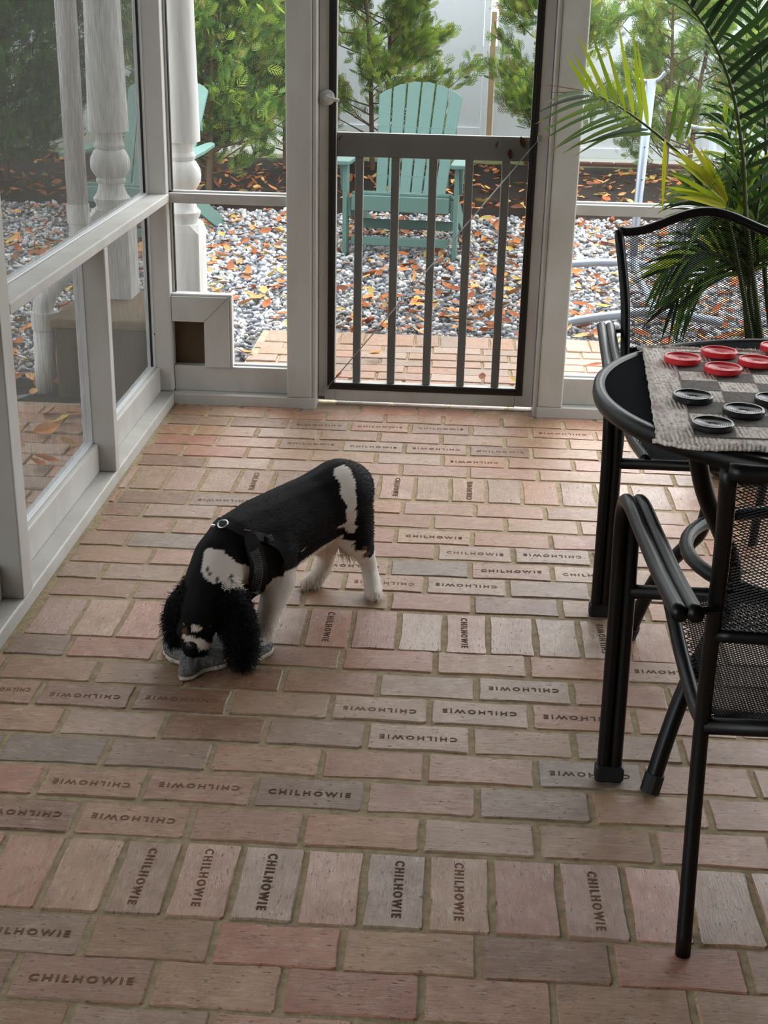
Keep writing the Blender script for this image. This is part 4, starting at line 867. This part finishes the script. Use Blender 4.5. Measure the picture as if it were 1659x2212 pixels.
# low drooping fronds and a tangle at the base
for k, (e, sd) in enumerate([((1430, 590), 21), ((1452, 660), 22), ((1480, 560), 23), ((1660, 470), 24), ((1690, 600), 25), ((1500, 470), 26), ((1560, 250), 27), ((1700, 380), 28), ((1640, 430), 29), ((1520, 330), 30), ((1565, 360), 31), ((1600, 300), 32), ((1480, 400), 33), ((1650, 350), 34)]):
    m_ = ((1612+e[0])/2+10, (640+e[1])/2-70-10*k % 3)
    frond([b0+Vector((.02*math.cos(k), .02*math.sin(k), 0)), at(1618, 620, 4.1), at(m_[0], m_[1], 4.02+.04*(k % 4)), at(e[0], e[1], 3.95+.07*(k % 5))], (.20, .09), 13, 'both', MID+DEEP+(LIME if k % 3 == 0 else []), sd, .4, .35, .007, .8)
for k, (px, py) in enumerate([(1432, 250), (1448, 440), (1470, 180), (1520, 330)]): pass
# ------------------------------------------------------------------ dog
DG = Vector((-.37, 2.9, 0))
def capsule(mb, a, ra, b, rb, n=12):
    a, b = Vector(a), Vector(b); d = (b-a); L = d.length; t = d.normalized() if L > 1e-6 else Vector((0, 0, 1)); u = t.orthogonal().normalized(); v = t.cross(u)
    rows = []
    for k in range(1, 6): th = math.pi/2*k/5; rows.append((a-t*(ra*math.cos(th)), ra*math.sin(th)))
    for k in range(4, 0, -1): th = math.pi/2*k/5; rows.append((b+t*(rb*math.cos(th)), rb*math.sin(th)))
    rows.insert(5, (b, rb))
    vs = [a-t*ra]; 
    for c, r in rows: vs += [c+(u*math.cos(2*math.pi*i/n)+v*math.sin(2*math.pi*i/n))*r for i in range(n)]
    vs.append(b+t*rb); m = len(rows); fs = [(0, 1+(i+1) % n, 1+i) for i in range(n)]
    for k in range(m-1):
        for i in range(n): fs.append((1+k*n+i, 1+k*n+(i+1) % n, 1+(k+1)*n+(i+1) % n, 1+(k+1)*n+i))
    e = len(vs)-1; fs += [(e, 1+(m-1)*n+i, 1+(m-1)*n+(i+1) % n) for i in range(n)]
    mb.add(vs, fs)
def chain(mb, seq):
    for (p, r), (q, s) in zip(seq, seq[1:]): capsule(mb, p, r, q, s)
SPINE = [((-.243, 3.075, .285), .060), ((-.262, 3.03, .284), .084), ((-.318, 2.985, .266), .078), ((-.374, 2.928, .248), .084), ((-.430, 2.855, .232), .091), ((-.474, 2.785, .236), .078), ((-.503, 2.735, .222), .066), ((-.520, 2.69, .180), .062), ((-.528, 2.668, .135), .060), ((-.545, 2.660, .095), .044), ((-.552, 2.652, .066), .031), ((-.558, 2.640, .052), .024)]
LH = [((-.242, 3.035, .245), .064), ((-.222, 3.035, .17), .046), ((-.2, 3.085, .095), .025), ((-.188, 3.085, .055), .021), ((-.178, 3.05, .022), .024), ((-.173, 3.028, .016), .019)]
RH = [((-.30, 3.06, .235), .062), ((-.305, 3.04, .155), .044), ((-.298, 3.105, .092), .026), ((-.308, 3.105, .05), .022), ((-.328, 3.09, .022), .024), ((-.350, 3.078, .016), .018)]
LF = [((-.400, 2.825, .20), .066), ((-.380, 2.81, .142), .038), ((-.402, 2.77, .078), .029), ((-.416, 2.748, .026), .027), ((-.428, 2.72, .018), .022)]
RF = [((-.49, 2.87, .19), .06), ((-.50, 2.86, .13), .036), ((-.505, 2.835, .07), .027), ((-.512, 2.815, .024), .025), ((-.52, 2.79, .018), .02)]
EAR_R = [((-.562, 2.682, .165), .028), ((-.592, 2.692, .125), .030), ((-.602, 2.695, .085), .030), ((-.598, 2.69, .05), .026)]
EAR_L = [((-.474, 2.66, .168), .031), ((-.455, 2.66, .13), .035), ((-.446, 2.65, .085), .038), ((-.442, 2.635, .045), .034)]
mb = MB()
for c in (SPINE, LH, RH, LF, RF, EAR_R, EAR_L): chain(mb, c)
chain(mb, [((-.40, 2.89, .185), .062), ((-.345, 2.95, .205), .058), ((-.30, 3.0, .215), .055)])           # belly line
chain(mb, [((-.445, 2.80, .19), .07), ((-.43, 2.84, .185), .068)])                                       # brisket
chain(mb, [((-.565, 2.65, .082), .028), ((-.535, 2.642, .062), .026)])                                   # cheeks
for (x, y, z) in ((-.557, 2.635, .04), (-.540, 2.64, .04)): chain(mb, [((x, y, z), .018), ((x, y+.02, z), .02)])
tmp = mb.build('dog_raw', None); rm = tmp.modifiers.new('r', 'REMESH'); rm.mode = 'VOXEL'; rm.voxel_size = .0058; sm = tmp.modifiers.new('s', 'SMOOTH'); sm.factor = .6; sm.iterations = 9
dg = bpy.context.evaluated_depsgraph_get(); dme = bpy.data.meshes.new_from_object(tmp.evaluated_get(dg)); dme.name = 'body'; bpy.data.objects.remove(tmp)
bvh = BVHTree.FromPolygons([v.co.copy() for v in dme.vertices], [tuple(p.vertices) for p in dme.polygons])
def hit(px, py, lift=0.0):
    d = ray(px, py).normalized(); loc, nor, idx, dist = bvh.ray_cast(CAM0, d)
    if loc is None: loc, nor, idx, dist = bvh.find_nearest(onz(px, py, .15))
    return loc+nor*lift, nor
def segdist(p, seq):
    best = 9
    for (a, ra), (b, rb) in zip(seq, seq[1:]):
        a, b = Vector(a), Vector(b); t = max(0, min(1, (p-a).dot(b-a)/max((b-a).length_squared, 1e-9))); best = min(best, (p-a.lerp(b, t)).length-(ra+(rb-ra)*t))
    return best
BLK, WHT, TAN, SPOT = lin((9, 9, 9)), lin((228, 220, 210)), lin((96, 70, 54)), lin((92, 86, 82))
rump = [(hit(*q)[0], r) for q, r in (((722, 990), .020), ((740, 1020), .022), ((752, 1060), .018), ((757, 1100), .014), ((757, 1140), .014))]
neckp = [(hit(*q)[0], r) for q, r in (((462, 1205), .026), ((468, 1222), .034), ((500, 1238), .030), ((535, 1250), .018), ((548, 1255), .010))]
muz = [(hit(*q)[0], r) for q, r in (((400, 1376), .006), ((410, 1383), .012), ((432, 1389), .012), ((455, 1396), .009))]
brow = hit(424, 1357)[0]; tanp = [hit(400, 1365)[0], hit(792, 1198)[0], hit(788, 1185)[0]]
spots = [hit(*q)[0] for q in ((452, 1240), (500, 1247), (470, 1252), (449, 1230))]
gd = np.random.default_rng(4)
def dog_colour(p, nor):
    jw = .003*math.sin(120*p.x+70*p.y)+.0025*math.sin(150*p.z+90*p.x)
    if segdist(p, muz)+jw*.4 < 0: return WHT
    if (p-brow).length < .011: return WHT
    for t_, r_ in zip(tanp, (.009, .012, .009)):
        if (p-t_).length < r_: return TAN
    for s_ in spots:
        if (p-s_).length < .0048: return SPOT
    if segdist(p, neckp)+jw < 0: return WHT
    if segdist(p, rump)+jw < 0: return WHT
    if segdist(p, LF[1:]) < .012 and p.z < .178+jw*2: return WHT
    if segdist(p, RF[1:]) < .012 and p.z < .17+jw: return WHT
    if segdist(p, RH[1:]) < .012 and p.z < .165+jw*2: return WHT
    if segdist(p, LH[2:]) < .012 and p.z < .125+jw: return WHT
    if segdist(p, LH[1:]) < .012 and p.z < .175 and p.x < -.222+jw: return WHT
    if nor.z < -.55 and p.z > .08 and p.y > 2.78: return WHT
    return BLK
M['coat'] = mat('dog_coat', (30, 30, 30), .7, .15, attr='tone'); M['fur'] = mat('dog_fur', (30, 30, 30), .7, .15, attr='tone')
cols = np.array([list(dog_colour(v.co, v.normal))+[1] for v in dme.vertices]); colour_attr(dme, cols); dme.materials.clear(); dme.materials.append(M['coat']); dme.shade_smooth()
dog = empty('dog', DG); tag(dog, 'black and white spaniel in a harness, head down chewing a toy', 'dog')
body = link(bpy.data.objects.new('body', dme)); body.parent = dog; keep(body)
# short coat: one thin blade for each hair tuft
def fur(name, n, pick, lo, hi, wid, flow, seed, wave=0.0, segs=1):
    g = random.Random(seed); polys = [p for p in dme.polygons if pick(p.center, p.normal)]; w = np.array([p.area for p in polys]); idx = np.random.default_rng(seed).choice(len(polys), n, p=w/w.sum()); vs, fs, cs = [], [], []
    for i in idx:
        p = polys[i]; a, b, c = [dme.vertices[k].co for k in list(p.vertices)[:3]]; r1, r2 = g.random(), g.random()
        if r1+r2 > 1: r1, r2 = 1-r1, 1-r2
        o = a+(b-a)*r1+(c-a)*r2; d = (p.normal*g.uniform(.25, .55)+flow(o)+Vector((g.gauss(0, .2), g.gauss(0, .2), g.gauss(0, .2)))).normalized(); L = g.uniform(lo, hi)
        s_ = d.cross(p.normal).normalized()*wid; col = cols[p.vertices[0]]*np.array([.9+.3*g.random()]*3+[1]); k0 = len(vs)
        if segs == 1:
            vs += [o-s_, o+s_, o+d*L]; fs.append((k0, k0+1, k0+2)); cs += [col]*3
        else:
            ph = g.uniform(0, 6.28); nn = p.normal
            for q in range(segs+1):
                t = q/segs; c_ = o+d*(L*t)+nn*(wave*L*math.sin(ph+7*t))+s_.normalized()*(wave*L*math.cos(ph+7*t)); ww = s_*(1-.8*t); vs += [c_-ww, c_+ww]; cs += [col]*2
            for q in range(segs): a_ = k0+q*2; fs.append((a_, a_+1, a_+3, a_+2))
    me = bpy.data.meshes.new(name); me.from_pydata(vs, [], fs); colour_attr(me, np.array(cs)); me.materials.append(M['fur']); o = link(bpy.data.objects.new(name, me)); o.parent = dog; keep(o); return tag(o, kind='stuff')
isear = lambda c: min(segdist(c, EAR_L), segdist(c, EAR_R)) < .012
AXIS = Vector((.64, .77, -.25))
fur('short_coat', 26000, lambda c, n_: not isear(c) and (c-Vector((-.558, 2.636, .05))).length > .022, .004, .008, .0006, lambda o: AXIS*1.1 if o.z > .17 else Vector((0, 0, -1)), 1)
fur('ear_curls', 3600, lambda c, n_: isear(c), .014, .026, .0016, lambda o: Vector((0, 0, -.8)), 2, .2, 7)
fur('paw_feathering', 1800, lambda c, n_: c.z < .06 and not isear(c) and segdist(c, SPINE) > .02, .012, .02, .0007, lambda o: Vector((0, -.3, -.9)), 3)
# feathering on the back of the left thigh
vs, fs, cs = [], [], []
g = random.Random(8)
for k in range(260):
    o = Vector((-.245+g.gauss(0, .012), 3.05+g.gauss(0, .01), .175+g.gauss(0, .008))); e = o+Vector((.012+g.gauss(0, .012), .02+g.gauss(0, .006), -.07-g.random()*.03)); s_ = Vector((.0006, .0004, 0)); i = len(vs); m_ = (o+e)/2+Vector((-.006, 0, .004)); vs += [o-s_, o+s_, m_-s_, m_+s_, e]; fs += [(i, i+1, i+3, i+2), (i+2, i+3, i+4)]; cs += [list(lin((206, 196, 182)))+[1]]*5
me = bpy.data.meshes.new('thigh_feathering'); me.from_pydata(vs, [], fs); colour_attr(me, cs); me.materials.append(M['fur']); o = link(bpy.data.objects.new('thigh_feathering', me)); o.parent = dog; keep(o); tag(o, kind='stuff')
M['nose'] = mat('dog_nose', (30, 24, 24), .3, .5); M['eye'] = mat('dog_eye', (22, 16, 14), .1, .6)
def blob(name, c, r, m, parent, sq=(1, 1, 1)):
    b = MB(); prof = [(r*math.sin(math.pi*k/10)+1e-4, -r*math.cos(math.pi*k/10)) for k in range(11)]; b.lathe(prof, n=14); o = b.build(name, m, parent, smooth=True); keep(o); o.matrix_basis = Matrix.Translation(c) @ Matrix.Diagonal((*sq, 1)); return o
nz_ = hit(414, 1396)[0]; blob('nose', nz_+Vector((0, .004, 0)), .014, M['nose'], dog, (1.05, .8, .85))
for q in ((397, 1350), (455, 1354)): blob('eye', hit(*q, lift=-.005)[0], .007, M['eye'], dog)
# harness: chest strap, padded mesh panel, rings and buckle
M['webbing'] = mat('black_webbing', (16, 16, 18), .6, .3); M['padmesh'] = mat('grey_air_mesh', (104, 104, 106), .7, .2); M['chrome'] = mat('chrome_ring', (230, 230, 232), .15, .6, 1.0)
hr = empty('harness', (0, 0, 0), 0, dog)
def keep2(o): o.parent = hr; o.matrix_parent_inverse = Matrix.Translation(-DG); return o
c0 = Vector((-.448, 2.825, .225)); axis = (Vector((-.474, 2.785, .236))-Vector((-.374, 2.928, .248))).normalized(); uu = axis.cross(Vector((0, 0, 1))).normalized(); vv = uu.cross(axis)
def ribbon(pxs, w, th, name, m, lift=.004, rows=0):
    P = [hit(*q, lift=lift) for q in pxs]; pts = spline([p for p, n_ in P], 5); nr = spline([n_ for p, n_ in P], 5); b = MB(); vs = []; n_ = len(pts); ws = w if isinstance(w, list) else [w]*len(pxs)
    for k in range(n_):
        t = (pts[min(k+1, n_-1)]-pts[max(k-1, 0)]).normalized(); nn = nr[k].normalized(); s_ = t.cross(nn).normalized(); wk = interp(k/(n_-1)*(len(ws)-1), range(len(ws)), ws)
        for (a, h_) in ((-1, 0), (1, 0), (1, th), (-1, th)): vs.append(pts[k]+s_*(a*wk)+nn*h_)
    fs = [(k*4+j, k*4+(j+1) % 4, (k+1)*4+(j+1) % 4, (k+1)*4+j) for k in range(n_-1) for j in range(4)]+[(0, 3, 2, 1), ((n_-1)*4, (n_-1)*4+1, (n_-1)*4+2, (n_-1)*4+3)]
    b.add(vs, fs); return keep2(b.build(name, m))
ribbon([(470, 1128), (500, 1140), (535, 1155), (565, 1162), (595, 1174), (612, 1192), (619, 1212), (612, 1226)], .010, .003, 'girth_strap', M['webbing'])
ribbon([(536, 1158), (545, 1185), (552, 1215), (556, 1245), (550, 1272), (538, 1284)], [.012, .019, .020, .021, .018, .010], .008, 'chest_panel', M['webbing'])
pm = MB(); P = [hit(*q, lift=.0135) for q in ((543, 1188), (550, 1215), (554, 1242), (549, 1268))]; pts = spline([p for p, n_ in P], 8); nr = spline([n_ for p, n_ in P], 8)
L1, L2 = [], []
for k in range(len(pts)):
    t = (pts[min(k+1, len(pts)-1)]-pts[max(k-1, 0)]).normalized(); nn = nr[k].normalized(); s_ = t.cross(nn).normalized(); L1.append(pts[k]-s_*.012); L2.append(pts[k]+s_*.012)
for k in range(len(pts)-2): pm.tube([L1[k], (L1[k+1]+L2[k+1])/2, L2[k+2]], .0007, 3); pm.tube([L2[k], (L1[k+1]+L2[k+1])/2, L1[k+2]], .0007, 3)
keep2(pm.build('panel_netting', M['padmesh']))
def ringo(px, py, R_, r_, name, lift=.009):
    p, nn = hit(px, py, lift); t = nn.orthogonal().normalized(); u_ = nn.cross(t); b = MB(); b.tube([p+(t*math.cos(a)+u_*math.sin(a))*R_ for a in np.linspace(0, 2*math.pi, 25)[:-1]], r_, 8, closed=True); return keep2(b.build(name, M['chrome'], smooth=True))
ringo(484, 1138, .0115, .0018, 'leash_ring', .010)
p, nn = hit(464, 1141, .006); keep2(MB().box(p.x-.006, p.x+.006, p.y-.004, p.y+.004, p.z-.002, p.z+.004).build('strap_rivet', M['chrome'], bevel=.002))
p1, n1 = hit(526, 1149, .011); p2, n2 = hit(538, 1151, .011); keep2(MB().tube([p1, p2], .0014, 6).build('square_ring', M['chrome']))
p, nn = hit(577, 1166, .008); b = MB(); b.lathe([(.013, -.003), (.014, 0), (.012, .004), (.004, .005)], n=4); o = keep2(b.build('buckle', M['webbing'], bevel=.002)); o.matrix_basis = Matrix.Translation(p) @ nn.to_track_quat('Z', 'Y').to_matrix().to_4x4() @ Matrix.Rotation(math.pi/4, 4, 'Z')

# ------------------------------------------------------------------ plush toy under the dog's chin
M['plush'] = mat('grey_plush', (134, 134, 134), .95, .1, noise=(120, .9, (84, 84, 86), (1, 1, 1)), bump=(180, 1.0)); M['fleece'] = mat('cream_fleece', (214, 206, 192), .95, .1, bump=(160, 1.0))
ty = empty('plush_toy', (-.54, 2.66, 0)); tag(ty, 'flat grey plush toy with cream fleece edge under the dog', 'dog toy')
def pillow(outline, h, name, m, seed, z0=.001, tilt=None):
    g = random.Random(seed); O = [onz(*q, 0.0) for q in outline]; c = sum(O, Vector())/len(O); ring = [Vector((p.x, p.y, 0)) for p in spline(O+[O[0]], 4)[:-1]]; n_ = len(ring); lv = [(1.0, .15), (1.02, .45), (.97, .75), (.82, .95), (.55, 1.05), (.25, 1.0)]; vs = []
    for s_, k in lv:
        for p in ring: q = c+(p-c)*s_; vs.append((q.x+g.uniform(-.0012, .0012), q.y+g.uniform(-.0012, .0012), z0+h*k*g.uniform(.9, 1.1)))
    vs.append((c.x, c.y, z0+h)); b = MB(); m_ = len(lv); fs = [(k*n_+i, k*n_+(i+1) % n_, (k+1)*n_+(i+1) % n_, (k+1)*n_+i) for k in range(m_-1) for i in range(n_)]+[((m_-1)*n_+i, (m_-1)*n_+(i+1) % n_, m_*n_) for i in range(n_)]+[tuple(range(n_-1, -1, -1))]
    b.add(vs, fs); o = b.build(name, m, ty, smooth=True); keep(o)
    if tilt: o.rotation_euler = tilt
    return o
OUT = [(353, 1396), (400, 1385), (470, 1388), (502, 1400), (504, 1420), (488, 1440), (440, 1452), (418, 1466), (390, 1468), (388, 1448), (392, 1436), (374, 1430), (356, 1416)]
pillow(OUT, .026, 'plush_body', M['plush'], 1, .004); 
pillow([(p[0]+(2 if p[0] > 430 else -1), p[1]+3) for p in OUT], .010, 'fleece_backing', M['fleece'], 2, .0)
FL = [(520, 1432), (545, 1415), (570, 1396), (586, 1396), (588, 1408), (572, 1420), (550, 1432), (530, 1438)]
pillow(FL, .014, 'plush_flap', M['plush'], 3, .006); pillow([(p[0]+1, p[1]+3) for p in FL], .008, 'flap_fleece', M['fleece'], 4, .0)
keep(MB().tube([onz(484, 1428, .03), onz(497, 1418, .036), onz(503, 1412, .036)], [.002, .003, .002], 6).build('leather_tag', mat('tan_tag', (168, 120, 90), .8), ty))

def pile(src, name, n, m, lo, hi, wid, seed):
    g = random.Random(seed); me = src.data; polys = [p for p in me.polygons if p.normal.z > -.5 and p.center.z > .004]; w = np.array([p.area for p in polys]); idx = np.random.default_rng(seed).choice(len(polys), n, p=w/w.sum()); b = MB()
    for i in idx:
        p = polys[i]; vs_ = [me.vertices[k].co for k in p.vertices]; t = [g.random() for _ in vs_]; s_ = sum(t); o = sum((v*q for v, q in zip(vs_, t)), Vector())/s_
        d = (p.normal+Vector((g.gauss(0, .5), g.gauss(0, .5), g.gauss(0, .4)))).normalized()*g.uniform(lo, hi); sd = d.orthogonal().normalized()*wid; k = len(b.v); b.v += [tuple(o-sd), tuple(o+sd), tuple(o+d)]; b.f.append((k, k+1, k+2))
    o = b.build(name, m, ty); keep(o); tag(o, kind='stuff')
M['pile_light'] = mat('plush_pile_light', (172, 170, 168), .95, .1)
for ch in list(ty.children):
    if ch.name.startswith('plush_'): pile(ch, 'plush_pile', 2600, M['plush'], .004, .008, .0012, 31); pile(ch, 'plush_pile', 1400, M['pile_light'], .004, .008, .001, 32)
    elif 'fleece' in ch.name: pile(ch, 'fleece_pile', 900, M['fleece'], .003, .006, .0014, 33)
